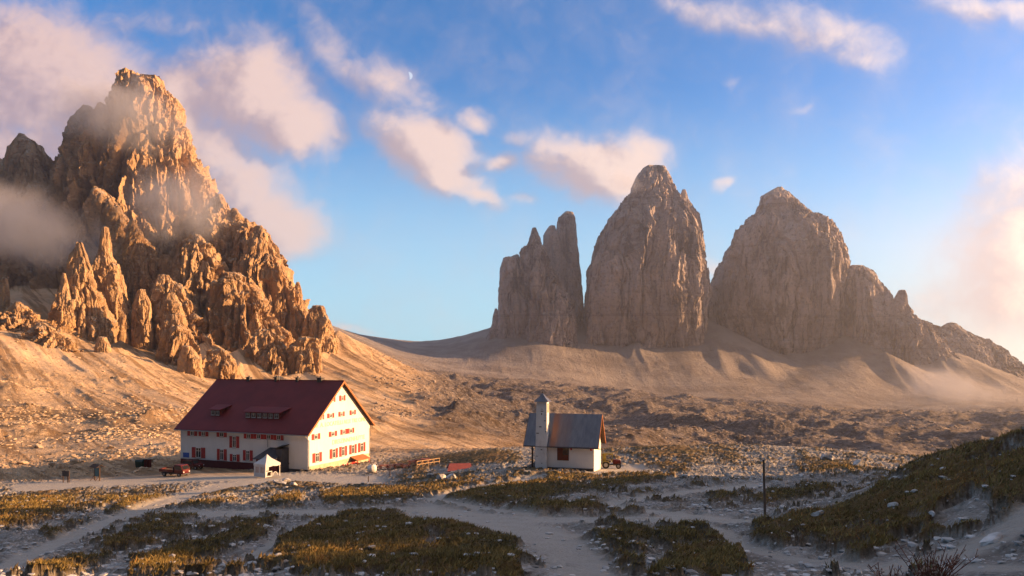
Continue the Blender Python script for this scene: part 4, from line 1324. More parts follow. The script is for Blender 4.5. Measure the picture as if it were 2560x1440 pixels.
    for yy in (ca.y, cb.y):
        MB().box(1.6, 1.74, yy - .07, yy + .07, low, ca.z + .55).build('canopy_post', M_RED, can)
    MB().box(.052, .12, ca.y + .4, ca.y + 1.5, ca.z - 1.7, ca.z + .35).build('door', M_RED, hut)
    # lettering on the gable
    def lettering(txt, pa, pb, size):
        a, b = fr.hit(*pa, (1, 0, 0), 0), fr.hit(*pb, (1, 0, 0), 0)
        cu = bpy.data.curves.new('lettering', 'FONT')
        cu.body = txt
        cu.size = size
        cu.extrude = 0.015
        tmp = bpy.data.objects.new('lettering_tmp', cu)
        col.objects.link(tmp)
        bpy.context.view_layer.update()
        me = bpy.data.meshes.new_from_object(tmp)
        bpy.data.objects.remove(tmp)
        xs = [v.co.x for v in me.vertices]
        wd = max(xs) - min(xs)
        sc = (b.y - a.y) / wd
        x_min = min(xs)
        for v in me.vertices:
            x, y, z = v.co
            v.co = (0.03 + z, a.y + (x - x_min) * sc, (a.z + b.z) / 2 + y)
        me.materials.append(M_OCHRE)
        o = bpy.data.objects.new('lettering', me)
        col.objects.link(o)
        o.parent = hut
    lettering('RIF. A. LOCATELLI ALLE TRE CIME', (784, 1069), (913, 1053), 1.15)
    lettering('DREIZINNENHÜTTE', (831, 1110), (912, 1098), 1.25)
    # aerial on the roof
    p = fr.hit(700, 940, (0, 1, 0), mid)
    MB().tube((p.x, mid - .2, zb), (p.x, mid - .2, zb + 3.0), .04).build('aerial', M_STEEL, roof)
    return fr


HUT = build_hut()


# ------------------------------------------------------------------ the chapel
def build_chapel():
    fr = Frame(1485, 1178, 83.0, 16.0)
    L, Gd, H, RISE = 7.2, 5.3, 3.15, 3.3
    low = -1.2
    mid = Gd / 2
    ch = thing('chapel', fr.o, -fr.t, 'small white chapel with slim bell tower and blue grey metal roof', 'chapel')
    MB().prism([(0, low), (Gd, low), (Gd, H), (mid, H + RISE), (0, H)], 'x', -L, 0).build('wall', M_PLASTER, ch)
    MB().box(-L - .25, -.06, -.10, 0, low, .28).build('plinth', M_DARKSTONE, ch)
    k = RISE / mid
    oe, og, og2, th = 0.35, 0.55, 1.35, 0.09
    za, zb = H - k * oe, H + RISE
    rf = MB()
    for s in (0, 1):
        y0, y1 = (-oe, mid) if s == 0 else (Gd + oe, mid)
        lo = [(-L - og2, y0, za + .03), (og, y0, za + .03), (og, y1, zb + .03), (-L - og2, y1, zb + .03)]
        rf.hexa(lo, [(x, y, z + th) for x, y, z in lo])
    roof = rf.build('roof', M_ROOFG, ch)
    for s in (0, 1):
        y0, y1 = (-oe, mid) if s == 0 else (Gd + oe, mid)
        for xx in (og + .002, -L - og2 - .052):
            b = MB()
            b.hexa([(xx, y0, za - .1), (xx + .05, y0, za - .1), (xx + .05, y1, zb - .1), (xx, y1, zb - .1)], [(xx, y0, za + .1), (xx + .05, y0, za + .1), (xx + .05, y1, zb + .1), (xx, y1, zb + .1)])
            b.build('bargeboard', M_WOODD if xx < 0 else M_BARGE, roof)
        sf = MB()
        lo = [(.01, y0, za - .04), (og - .01, y0, za - .04), (og - .01, y1, zb - .04), (.01, y1, zb - .04)]
        sf.hexa(lo, [(x, y, z + .06) for x, y, z in lo])
        sf.build('soffit', M_WOODD, roof)
    MB().tube((-L - og2, -oe - .05, za + .02), (og + .3, -oe - .05, za - .02), .05).build('gutter', M_SLATE, roof)
    for px in (1428, 1478):
        x = fr.hit(px, 1118, (0, 1, 0), 0).x
        MB().prism([(-.001, H - .75), (-oe + .02, za - .01), (-.001, za + .1)], 'x', x - .09, x + .09).build('bracket', M_RED, ch)
    # double shutter door-window on the front
    a, b = fr.hit(1394, 1130, (0, 1, 0), 0), fr.hit(1421, 1130, (0, 1, 0), 0)
    zt, zl = fr.hit(1407, 1110, (0, 1, 0), 0).z, fr.hit(1407, 1150, (0, 1, 0), 0).z
    w = b.x - a.x
    wd = MB().box(a.x - .05, b.x + .05, -.04, 0, zl - .05, zt).build('window', M_WOODD, ch)
    m_sh = paint('brown_red_shutter', (0.16, 0.045, 0.022), 0.7, 0.3, 2.0, stretch=(10, 1, 1))
    MB().box(a.x, a.x + w * .49, -.10, -.041, zl, zt - .02).build('shutter', m_sh, wd)
    MB().box(a.x + w * .51, b.x, -.10, -.041, zl, zl + (zt - zl) * .32).build('shutter', m_sh, wd)
    MB().box(a.x + w * .51, b.x, -.07, -.041, zl + (zt - zl) * .34, zt - .02).build('pane', M_GLASS, wd)
    # bell tower standing half out of the front
    ta, tb = fr.hit(1340, 1090, (0, 1, 0), -.35), fr.hit(1367, 1090, (0, 1, 0), -.35)
    zt = fr.hit(1353, 1004, (0, 1, 0), -.35).z
    x0, x1, y0, y1 = ta.x, tb.x, -.35, .80
    tw = MB()
    f = .06
    tw.hexa([(x0 - f * 2, y0 - .12, low), (x1 + .01, y0 - .12, low), (x1 + .01, y1, low), (x0 - f * 2, y1, low)],
            [(x0 + f, y0, zt), (x1, y0, zt), (x1, y1, zt), (x0 + f, y1, zt)])
    m_tw = paint('tower_whitewash', (0.72, 0.72, 0.71), 0.9, 0.07, 1.5, 0.4, 8.0, spec=0.1, dirt=(0.38, 0.38, 0.38), dirt_amt=0.55, stretch=(1, 1, .6))
    tower = MB.build(tw, 'bell_tower', m_tw, ch)
    cx, cy = (x0 + x1) / 2, (y0 + y1) / 2
    hw = (x1 - x0) / 2 + .26
    sp = MB()
    hy = (y1 - y0) / 2 + .26
    sp.add([(cx - hw, cy - hy, zt - .02), (cx + hw, cy - hy, zt - .02), (cx + hw, cy + hy, zt - .02), (cx - hw, cy + hy, zt - .02),
            (cx - hw * .45, cy - hy * .45, zt + .50), (cx + hw * .45, cy - hy * .45, zt + .50), (cx + hw * .45, cy + hy * .45, zt + .50), (cx - hw * .45, cy + hy * .45, zt + .50), (cx, cy, zt + 1.05)],
           [(0, 3, 2, 1), (0, 1, 5, 4), (1, 2, 6, 5), (2, 3, 7, 6), (3, 0, 4, 7), (4, 5, 8), (5, 6, 8), (6, 7, 8), (7, 4, 8)])
    sp.build('tower_roof', M_ROOFG, tower)
    MB().tube((cx, cy, zt + 1.0), (cx, cy, zt + 1.55), .03).tube((cx - .16, cy, zt + 1.40), (cx + .16, cy, zt + 1.40), .03).build('cross', M_SLATE, tower)
    ball = bmesh.new()
    bmesh.ops.create_uvsphere(ball, u_segments=10, v_segments=8, radius=.10, matrix=Matrix.Translation((cx, cy, zt + 1.12)))
    me = bpy.data.meshes.new('ball'); ball.to_mesh(me); ball.free(); me.materials.append(M_SLATE)
    o = bpy.data.objects.new('ball', me); col.objects.link(o); o.parent = tower
    # louvred sound opening on the sunny side, slits on the front
    MB().box(x1 + .002, x1 + .04, cy - .25, cy + .25, zt - 1.35, zt - .25).build('sound_opening', paint('louvre_wood', (0.42, 0.27, 0.14), 0.8), tower)
    sl = MB()
    for (px, py, w_, h_) in ((1355, 1023, .10, .10), (1355, 1028, .34, .09), (1354, 1035, .12, .22), (1362, 1052, .2, .07), (1351, 1067, .28, .12), (1344, 1083, .34, .10), (1365, 1079, .12, .12), (1354, 1124, .22, .12), (1343, 1140, .25, .06), (1355, 1158, .08, .14)):
        p = fr.hit(px, py, (0, 1, 0), -.36)
        tt = (p.z - low) / (zt - low)
        yf = y0 - .12 * (1 - tt)
        sl.box(p.x - w_ / 2, p.x + w_ / 2, yf - .012, yf + .03, p.z - h_ / 2, p.z + h_ / 2)
    sl.build('bare_stone', M_DARKSTONE, tower)
    # porch post under the roof's left end
    p = fr.hit(1331, 1140, (0, 1, 0), -.15)
    MB().box(p.x - .08, p.x + .08, -.23, -.07, low, za + .02).build('porch_post', M_WOODD, ch)
    MB().box(p.x - .08, p.x + .08, Gd - .2, Gd - .04, low, za + .02).build('porch_post', M_WOODD, ch)
    MB().box(-L - 1.3, -L - .005, .2, Gd - .3, low, .12).build('porch_floor', M_DARKSTONE, ch)


build_chapel()


# ------------------------------------------------------------------ things around the hut
def seat(p):
    """drop a point on to the ground"""
    return Vector((p.x, p.y, ground_z(p.x, p.y)))


def wheel(parent, x, y, r, w, name='wheel'):
    wh = MB().tube((x, y - w / 2, r), (x, y + w / 2, r), r, n=18).build(name, M_BLACK, parent, smooth=False)
    MB().tube((x, y - w / 2 - .012, r), (x, y + w / 2 + .012, r), r * .55, n=14).build('rim', M_STEEL, wh)
    return wh


def build_truck():
    g = seat(at(438, 1183, 124.0))
    t = thing('truck', g, math.radians(-16), 'red flatbed truck parked in the shade by the hut corner', 'truck')
    # x = length (front at +), y = depth
    MB().box(-2.5, 2.3, -.62, .62, .48, .66).build('chassis', M_SLATE, t)
    bed = MB().box(-2.6, .35, -.95, .95, .80, .90).build('cargo_bed', M_TRUCK, t)
    MB().box(-2.6, .35, -.98, -.93, .905, 1.30).build('side_board', M_TRUCK, bed)
    MB().box(-2.6, .35, .93, .98, .905, 1.30).build('side_board', M_TRUCK, bed)
    MB().box(-2.64, -2.605, -.95, .95, .80, 1.32).build('tailgate', M_TRUCK, bed)
    MB().box(.28, .34, -.9, .9, .905, 1.75).build('headboard', M_SLATE, bed)
    MB().box(-2.5, .2, -.86, .86, .905, 1.12).build('load', M_WOODL, bed)
    cab = MB().prism([(.5, .62), (2.35, .62), (2.42, .95), (2.38, 1.25), (1.95, 2.05), (.5, 2.1)], 'y', -.9, .9).build('cab', M_TRUCK, t, bevel=.05)
    for s in (-1, 1):
        MB().prism([(.75, 1.32), (2.12, 1.32), (1.86, 1.92), (.75, 1.95)], 'y', s * .895, s * .915).build('side_window', M_GLASS, cab)
        MB().box(2.36, 2.425, s * .68 - .13, s * .68 + .13, .80, .96).build('headlight', M_WHITE, cab)
        MB().box(2.05, 2.2, s * 1.0 - .08, s * 1.0 + .08, 1.35, 1.65).build('mirror', M_BLACK, cab)
    ws = MB()
    ws.hexa([(2.365, -.75, 1.33), (2.395, -.75, 1.33), (2.395, .75, 1.33), (2.365, .75, 1.33)], [(2.035, -.68, 1.94), (2.065, -.68, 1.94), (2.065, .68, 1.94), (2.035, .68, 1.94)])
    ws.build('windscreen', M_GLASS, cab)
    MB().box(2.38, 2.5, -.9, .9, .42, .62).build('bumper', M_SLATE, t)
    for x in (-1.6, 1.55):
        for y in (-.78, .78):
            wheel(t, x, y, .36, .24)


def build_car():
    g = seat(at(482, 1176, 133.0))
    t = thing('car', g, math.radians(-16), 'dark red off road car standing behind the flatbed truck', 'car')
    b = MB().prism([(-1.9, .45), (1.85, .45), (1.95, .7), (1.9, .98), (.85, 1.08), (.35, 1.72), (-1.8, 1.76), (-1.95, 1.05)], 'y', -.82, .82).build('body', M_TRUCK, t, bevel=.06)
    for s in (-1, 1):
        MB().prism([(-1.6, 1.12), (.6, 1.12), (.25, 1.62), (-1.55, 1.64)], 'y', s * .815, s * .835).build('side_window', M_GLASS, b)
        MB().box(1.88, 1.96, s * .58 - .13, s * .58 + .13, .74, .90).build('headlight', M_WHITE, b)
        MB().box(-1.4, .9, s * .55 - .04, s * .55 + .04, 1.78, 1.84).build('roof_rail', M_BLACK, b)
    ws = MB()
    ws.hexa([(.80, -.68, 1.12), (.84, -.68, 1.12), (.84, .68, 1.12), (.80, .68, 1.12)], [(.42, -.62, 1.66), (.46, -.62, 1.66), (.46, .62, 1.66), (.42, .62, 1.66)])
    ws.build('windscreen', M_GLASS, b)
    for x in (-1.2, 1.25):
        for y in (-.72, .72):
            wheel(t, x, y, .36, .22)


def build_tent():
    g = seat(at(664, 1188, 117.0))
    t = thing('gazebo_tent', g, math.radians(58), 'white peaked gazebo tent in front of the hut porch', 'tent')
    # nearest corner at the origin; x runs right-and-away, y runs left-and-away
    S, h, pk = 2.9, 2.25, 3.75
    rf = MB()
    a = .1
    c = S / 2
    pts = [(-a, -a, h), (S + a, -a, h), (S + a, S + a, h), (-a, S + a, h)]
    q = .30
    mid = [(c + (p[0] - c) * q, c + (p[1] - c) * q, h + (pk - h) * .58) for p in pts]
    rf.add(pts + mid + [(c, c, pk)], [(0, 1, 5, 4), (1, 2, 6, 5), (2, 3, 7, 6), (3, 0, 4, 7), (4, 5, 8), (5, 6, 8), (6, 7, 8), (7, 4, 8)])
    roof = rf.build('canopy', M_TENT, t)
    val = MB()
    def scallop(p0, p1):
        n = 12
        top, bot = [], []
        for i in range(n + 1):
            f = i / n
            x, y = p0[0] + (p1[0] - p0[0]) * f, p0[1] + (p1[1] - p0[1]) * f
            top.append((x, y, h + .01)); bot.append((x, y, h - .34 - .12 * abs(math.sin(f * math.pi * 2))))
        val.add(top + bot, [(i, i + 1, n + 2 + i, n + 1 + i) for i in range(n)])
    for i in range(4):
        scallop(pts[i], pts[(i + 1) % 4])
    val.build('valance', M_TENT, roof)
    for x in (0, S):
        for y in (0, S):
            MB().box(x - .04, x + .04, y - .04, y + .04, 0, h).build('leg', M_WHITE, t)
    m_win = paint('clear_tent_sheet', (0.46, 0.36, 0.32), 0.3, 0.25, 2.5)
    side = MB().box(-.03, 0.0, .06, S - .06, .05, h - .02).build('side_wall', M_TENT, t)
    for k in (0, 1):
        y0 = .35 + k * 1.25
        MB().box(-.045, -.031, y0, y0 + .95, .75, 1.75).build('wall_window', m_win, side)
    MB().box(.06, S - .06, S - .01, S + .02, .05, h - .02).build('side_wall', M_TENT, t)
    rail = MB()
    for z in (.15, .95):
        rail.box(.08, 1.3, -.03, .03, z, z + .09)
    rail.box(.08, .16, -.03, .03, .15, 1.0).box(1.22, 1.3, -.03, .03, .15, 1.0)
    rail.build('front_frame', M_WHITE, t)
    ar = MB()
    n = 9
    for i in range(n):
        a0, a1 = math.pi * i / n, math.pi * (i + 1) / n
        ar.tube((1.95 + .45 * math.cos(a0), 0, .25 + .55 * math.sin(a0)), (1.95 + .45 * math.cos(a1), 0, .25 + .55 * math.sin(a1)), .055, n=6)
    ar.build('arched_frame', M_WHITE, t)
    MB().box(.5, 2.2, 1.4, 2.2, .70, .78).box(.55, .62, 1.45, 2.15, 0, .70).box(2.1, 2.17, 1.45, 2.15, 0, .70).build('counter', M_WOODD, t)


def build_sign_board():
    g = seat(at(165, 1206, 118.0))
    t = thing('sign_board', g, math.radians(-12), 'dark empty notice board on tall thin posts at the slope foot', 'sign')
    for x in (-.55, .35, .62):
        MB().box(x - .05, x + .05, -.05, .05, 0, 1.95).build('post', M_WOODD, t)
    MB().box(-.68, .70, -.10, -.055, 1.05, 2.0).build('board', M_SLATE, t)


def build_info_shelter():
    g = seat(at(243, 1195, 120.0))
    t = thing('information_board', g, math.radians(-35), 'roofed wooden information board with teal map panel', 'sign')
    for x in (-.85, .85):
        MB().box(x - .08, x + .08, -.08, .08, 0, 2.35).build('post', M_WOODD, t)
        MB().tube((x, -.05, .9), (x, -.75, 0), .05, n=6).build('brace', M_WOODD, t)
    MB().box(-.77, .77, -.05, .05, .75, 2.2).build('panel', M_TEAL, t)
    r = MB()
    r.prism([(-.75, 2.3), (0, 2.75), (.75, 2.3), (.75, 2.38), (0, 2.84), (-.75, 2.38)], 'x', -1.25, 1.25)
    r.build('board_roof', M_WOODD, t)


def build_bins():
    g = seat(at(352, 1167, 139.0))
    t = thing('waste_container', g, math.radians(-18), 'dark green waste container at the edge of the yard', 'container')
    MB().hexa([(-.8, -.5, .12), (.8, -.5, .12), (.8, .5, .12), (-.8, .5, .12)], [(-.9, -.6, 1.3), (.9, -.6, 1.3), (.9, .6, 1.3), (-.9, .6, 1.3)]).build('bin_body', M_GREEN, t)
    MB().prism([(-.64, 1.31), (.64, 1.31), (.5, 1.55), (-.3, 1.6)], 'x', -.95, .95).build('lid', M_GREEN, t)
    for x in (-.65, .65):
        for y in (-.4, .4):
            MB().tube((x, y - .04, .09), (x, y + .04, .09), .09, n=10).build('caster', M_BLACK, t)
    for k, (px, lab) in enumerate(((362, 'narrow dark red cabinet next to the green waste container'), (373, 'narrow dark red cabinet farther from the green waste container'))):
        g = seat(at(px, 1166, 139.0))
        b = thing('cabinet', g, math.radians(-18), lab, 'cabinet', 'cabinets beside the waste container')
        MB().box(-.27, .27, -.3, .3, .08, 1.55).build('cabinet_body', M_REDDARK, b, bevel=.02)
        MB().box(-.22, .22, -.325, -.302, .2, 1.4).build('door', M_REDDARK, b)
        MB().box(-.31, .31, -.34, .34, 1.555, 1.62).build('cabinet_top', M_SLATE, b)
        for x in (-.2, .2):
            MB().box(x - .04, x + .04, -.25, .25, 0, .08).build('foot', M_SLATE, b)


def build_tractor():
    g = on_ground(1527, 1171, 60, 120) + Vector((0, 0, .05))
    t = thing('tractor', g, math.radians(-8), 'small olive tractor with cabin parked beside the chapel', 'tractor')
    cab = MB()
    # cabin frame: roof, rear wall, corner bars
    cab.box(-1.05, .25, -.55, .55, 1.75, 1.9).box(-1.05, -.62, -.55, .55, .75, 1.745).box(.15, .23, -.55, -.47, .8, 1.745).box(.15, .23, .47, .55, .8, 1.745)
    cab.build('cabin', M_OLIVE, t)
    MB().prism([(.26, .55), (1.25, .55), (1.28, .85), (1.2, 1.02), (.26, 1.1)], 'y', -.32, .32).build('bonnet', M_REDDARK, t, bevel=.03)
    MB().box(-1.0, 1.1, -.2, .2, .38, .54).build('chassis', M_SLATE, t)
    MB().box(-.5, 0, -.25, .25, .78, .9).build('seat', M_BLACK, t)
    MB().tube((.18, 0, 1.0), (-.05, 0, 1.2), .03).tube((-.06, 0, 1.19), (-.02, 0, 1.23), .2, n=14).build('steering_wheel', M_BLACK, t)
    MB().tube((.8, -.2, 1.02), (.8, -.2, 1.45), .035).build('exhaust', M_SLATE, t)
    for s in (-1, 1):
        wheel(t, -.62, s * .62, .46, .28)
        wheel(t, .95, s * .58, .33, .22)
        MB().prism([(-1.12, .72), (-.95, .95), (-.35, .95), (-.12, .72), (-.2, .70), (-.4, .88), (-.9, .88), (-1.04, .70)], 'y', s * .48, s * .78).build('mudguard', M_OLIVE, t)
        MB().tube((1.26, s * .2, .78), (1.31, s * .2, .78), .07).build('headlight', M_WHITE, t)


def build_pole():
    g = on_ground(1913, 1290, 12, 60)
    t = thing('marker_pole', g, 0, 'tall weathered wooden marker pole standing beside the gravel path', 'pole')
    h = 140 / F_PX * g.y
    MB().tube((0, 0, -.2), (-.055, 0, h), .042, .036, n=10).build('pole_shaft', paint('weathered_grey_wood', (0.16, 0.11, 0.08), 0.85, 0.3, 3.0, 0.3, 8.0, stretch=(1, 1, .3)), t)
    MB().tube((-.052, 0, h - .02), (-.055, 0, h + .012), .042, n=10).build('pole_cap', M_SLATE, t)
    MB().box(-.105, -.09, -.03, .03, h * .62, h * .76).build('marker_plate', M_WHITE, t)


def build_terrace():
    # picnic tables in a row
    def table(parent_loc, rz, label):
        t = thing('picnic_table', parent_loc, rz, label, 'table', 'picnic tables in a row beside the hut')
        MB().box(-.9, .9, -.38, .38, .70, .76).build('tabletop', M_TABLE, t)
        for s in (-1, 1):
            MB().box(-.9, .9, s * .72 - .13, s * .72 + .13, .42, .47).build('bench_seat', M_TABLE, t)
            leg = MB()
            leg.hexa([(s * .6 - .04, -.75, 0), (s * .6 + .04, -.75, 0), (s * .6 + .04, -.65, 0), (s * .6 - .04, -.65, 0)], [(s * .6 - .04, -.2, .695), (s * .6 + .04, -.2, .695), (s * .6 + .04, -.1, .695), (s * .6 - .04, -.1, .695)])
            leg.hexa([(s * .6 - .04, .65, 0), (s * .6 + .04, .65, 0), (s * .6 + .04, .75, 0), (s * .6 - .04, .75, 0)], [(s * .6 - .04, .1, .695), (s * .6 + .04, .1, .695), (s * .6 + .04, .2, .695), (s * .6 - .04, .2, .695)])
            leg.box(s * .6 - .03, s * .6 + .03, -.85, .85, .36, .415)
            leg.build('trestle', M_TABLE, t)
        return t
    spots = [(942, 1172), (960, 1172), (978, 1173), (996, 1173), (1014, 1174), (1032, 1174), (1049, 1174), (1064, 1174)]
    names = ['red timber picnic table nearest to the white hut', 'second red timber picnic table from the white hut', 'third red timber picnic table from the white hut', 'fourth red timber picnic table from the white hut',
             'fourth red timber picnic table from the wooden railing', 'third red timber picnic table from the wooden railing', 'second red timber picnic table from the wooden railing', 'red timber picnic table nearest to the wooden railing']
    proto = None
    for (px, py), nm in zip(spots, names):
        loc = seat(at(px, py, 131.0)) + Vector((0, 0, .02))
        if proto is None:
            proto = table(loc, math.radians(20), nm)
        else:
            c = copy_tree(proto)
            c.location = loc
            c['label'] = nm
    # wooden railing
    g = seat(at(1042, 1186, 117.0))
    e = seat(at(1098, 1178, 124.0))
    d = e - g
    t = thing('railing', g, math.atan2(d.y, d.x), 'unpainted wooden railing with slanted struts by the terrace', 'railing')
    ln = math.hypot(d.x, d.y)
    rise = d.z
    for i in range(5):
        f = i / 4
        MB().box(ln * f - .05, ln * f + .05, -.05, .05, rise * f - .1, rise * f + 1.15).build('post', M_WOODL, t)
    for z in (.55, 1.08):
        r = MB()
        r.hexa([(-.1, -.095, z), (ln + .1, -.095, rise + z), (ln + .1, -.052, rise + z), (-.1, -.052, z)], [(-.1, -.095, z + .1), (ln + .1, -.095, rise + z + .1), (ln + .1, -.052, rise + z + .1), (-.1, -.052, z + .1)])
        r.build('rail', M_WOODL, t)
    for i in range(3):
        f = (i + .15) / 4
        MB().tube((ln * f, -.03, rise * f + .1), (ln * (f + .2), -.03, rise * (f + .2) + 1.0), .035, n=6).build('strut', M_WOODL, t)
    # low shed roof, red
    g = seat(at(1150, 1184, 104.0))
    t = thing('low_shed', g + Vector((0, 0, 0.0)), math.radians(8), 'low shed with red gabled roof half sunk beside the path', 'shed')
    MB().prism([(-1.0, -.8), (1.5, -.8), (1.5, .12), (.35, .78), (-1.0, .12)], 'x', -1.7, 1.7).build('wall', M_REDDARK, t)
    rf = MB()
    for (ya, za, yb, zb) in ((-1.45, -.06, .35, .82), (1.85, -.06, .35, .82)):
        lo = [(-1.95, ya, za), (1.95, ya, za), (1.55, yb, zb), (-1.55, yb, zb)]
        rf.hexa(lo, [(x, y, z + .07) for x, y, z in lo])
    rf.build('roof', M_REDROOF, t)
    MB().box(1.702, 1.74, -.3, .6, -.6, .3).build('door', M_WOODL, t)
    # red plank by the stones
    g = seat(at(1093, 1187, 100.0))
    p = MB().box(-.95, .95, -.16, .16, .0, .07).build('plank', M_REDROOF)
    p.location, p.rotation_euler = g + Vector((0, 0, .12)), (0, math.radians(-9), math.radians(12))
    tag(p, 'red painted plank lying among the white stones', 'plank')
    # white tank by the canopy
    g = seat(at(930, 1186, 125.0))
    t = thing('water_tank', g, math.radians(-14), 'white rounded water tank at the corner of the hut', 'tank')
    MB().box(-.68, .68, -.65, .65, .1, 1.4).build('tank_body', M_WHITE, t, bevel=.18, smooth=True)
    MB().box(-.62, .62, -.6, .6, 0, .12).build('pallet', M_WOODL, t)
    MB().tube((0, 0, 1.4), (0, 0, 1.48), .18, n=14).build('lid', M_SLATE, t)
    # posts
    for (px, y0, y1, Y, lab, nm) in ((975, 1169, 1199, 108.0, 'thin dark post standing alone in the orange grass', 'post'), (921, 1191, 1205, 103.0, 'short dark post stump below the hut gable', 'post')):
        g = seat(at(px, y1, Y))
        o = MB().tube((0, 0, -.15), (0, 0, (y1 - y0) / F_PX * Y), .07, .06, n=8).build(nm, M_WOODD)
        o.location = g
        tag(o, lab, 'post')


for fn in (build_truck, build_car, build_tent, build_sign_board, build_info_shelter, build_bins, build_tractor, build_pole, build_terrace):
    fn()


# ------------------------------------------------------------------ stones, boulders, grass
def rock_shape(rnd, sub=1):
    bm = bmesh.new()
    bmesh.ops.create_icosphere(bm, subdivisions=sub, radius=1.0)
    nz = Noise(rnd.randrange(99999))
    co = np.array([v.co[:] for v in bm.verts])
    for _ in range(5):                                     # cut flat faces
        n = np.array([rnd.gauss(0, 1) for _ in range(3)]); n /= np.linalg.norm(n)
        d = rnd.uniform(.45, .8)
        over = np.maximum(co @ n - d, 0)
        co = co - over[:, None] * n
    co = co * (1 + 0.16 * nz.fbm(co[:, 0] * 1.6, co[:, 1] * 1.6, co[:, 2] * 1.6, 3))[:, None]
    fs = np.array([[v.index for v in f.verts] for f in bm.faces])
    bm.free()
    return co, fs


RND = random.Random(5)
SHAPES = [rock_shape(RND, 1) for _ in range(14)]


def stone_mat(name, lo, hi):
    m, N, b = new_mat(name)
    pos = N.node('ShaderNodeNewGeometry').outputs['Position']
    c = N.mix(N.step(N.noise(pos, 3.0, 5, 0.6), 0.3, 0.7), lo, hi)
    c = N.mix(N.step(N.noise(pos, 0.9, 3, 0.5), 0.5, 0.7), c, tuple(x * .6 for x in lo))
    N.put(b.inputs['Base Color'], c)
    b.inputs['Roughness'].default_value = .95
    b.inputs['Specular IOR Level'].default_value = .1
    return m


M_STONE = stone_mat('pale_stone', (0.34, 0.32, 0.30), (0.66, 0.64, 0.62))
M_STONE_W = stone_mat('warm_stone', (0.36, 0.26, 0.17), (0.62, 0.48, 0.34))


def scatter_rocks(name, U, V, size, mat, label, seed, flat=0.7):
    r = np.random.RandomState(seed)
    z, grass, path, hum = terrain(U, V)
    Y = np.exp(V)
    X = U * Y
    vs, fs, off = [], [], 0
    for i in range(len(U)):
        co, f = SHAPES[r.randint(len(SHAPES))]
        a = r.rand() * 6.283
        s = size[i] * np.array([1, r.uniform(.6, 1), r.uniform(.4, .8) * flat])
        c = co * s
        c = np.stack([c[:, 0] * math.cos(a) - c[:, 1] * math.sin(a), c[:, 0] * math.sin(a) + c[:, 1] * math.cos(a), c[:, 2]], 1)
        vs.append(c + [X[i], Y[i], z[i] + CAM_Z + size[i] * .12])
        fs.append(f + off); off += len(co)
    ob = mesh_np(name, np.concatenate(vs), tris=np.concatenate(fs), mat=mat)
    return tag(ob, label, kind='stuff')


def pick(seed, n, u0, u1, y0, y1, keep):
    r = np.random.RandomState(seed)
    U, V = r.uniform(u0, u1, n * 6), r.uniform(math.log(y0), math.log(y1), n * 6)
    z, g, p, h = terrain(U, V)
    pr = keep(U, np.exp(V), g, p, h)
    k = r.rand(len(U)) < pr
    return U[k][:n], V[k][:n], r


U, V, r = pick(1, 10000, -.82, .82, 8, 60, lambda U, Y, g, p, h: (0.40 + 0.6 * (g > .1) * (g < .7)) * (1 - .8 * p) * (1 - .75 * (g > .8)) * (0.18 + 1.6 * np.clip(NZ.perlin(U * Y / 3, Y / 3, 0 * U), 0, 1)))
scatter_rocks('gravel', U, V, np.exp(r.uniform(math.log(.009), math.log(.095), len(U))) * (0.7 + np.exp(V) / 26), M_STONE, 'white limestone pebbles lying on turf and gravel', 2)
U, V, r = pick(9, 2200, -.80, .80, 11, 62, lambda U, Y, g, p, h: (1 - p) * (1 - .93 * (g > .45)) * np.clip(NZ.perlin(U * Y / 5 + 40, Y / 5, 0 * U) - .12, 0, 1) * 3)
scatter_rocks('rubble', U, V, np.exp(r.uniform(math.log(.04), math.log(.20), len(U))) * (0.55 + np.exp(V) / 50), stone_mat('broken_limestone', (0.30, 0.285, 0.265), (0.60, 0.58, 0.56)), 'clusters of broken limestone between the turf patches', 10, flat=.6)
U, V, r = pick(3, 3000, -.78, .78, 55, 200, lambda U, Y, g, p, h: (1 - .9 * p) * (0.05 + 1.5 * np.clip(NZ.perlin(U * Y / 9, Y / 9, 0 * U + 2), 0, 1)) * (1 - .6 * (g > .6)) * np.where((U < -.1) & (Y > 100) & (Y < 135), 0.1, 1))
scatter_rocks('rubble', U, V, np.exp(r.uniform(math.log(.08), math.log(.36), len(U))), stone_mat('grey_stone', (0.26, 0.24, 0.215), (0.50, 0.475, 0.445)), 'grey limestone rubble strewn over the plateau', 4)
U, V, r = pick(5, 6500, -.78, -.24, 128, 480, lambda U, Y, g, p, h: 0.04 + 1.4 * np.clip(NZ.perlin(U * Y / 40, Y / 40, 0 * U + 5), 0, 1) * (Y < 330))
scatter_rocks('rubble', U, V, np.exp(r.uniform(math.log(.22), math.log(1.15), len(U))) * (np.exp(V) / 230) ** .5, M_STONE_W, 'sunlit rubble on the slope below the pinnacles', 6)
U, V, r = pick(7, 7000, -.2, .76, 400, 1350, lambda U, Y, g, p, h: 0.08 + 1.3 * np.clip(NZ.perlin(U * Y / 90, Y / 90, 0 * U + 5), 0, 1))
scatter_rocks('rubble', U, V, np.exp(r.uniform(math.log(.6), math.log(2.6), len(U))) * (np.exp(V) / 800) ** .5, stone_mat('valley_stone', (0.26, 0.20, 0.155), (0.48, 0.39, 0.32)), 'brown rubble covering the valley floor', 8)

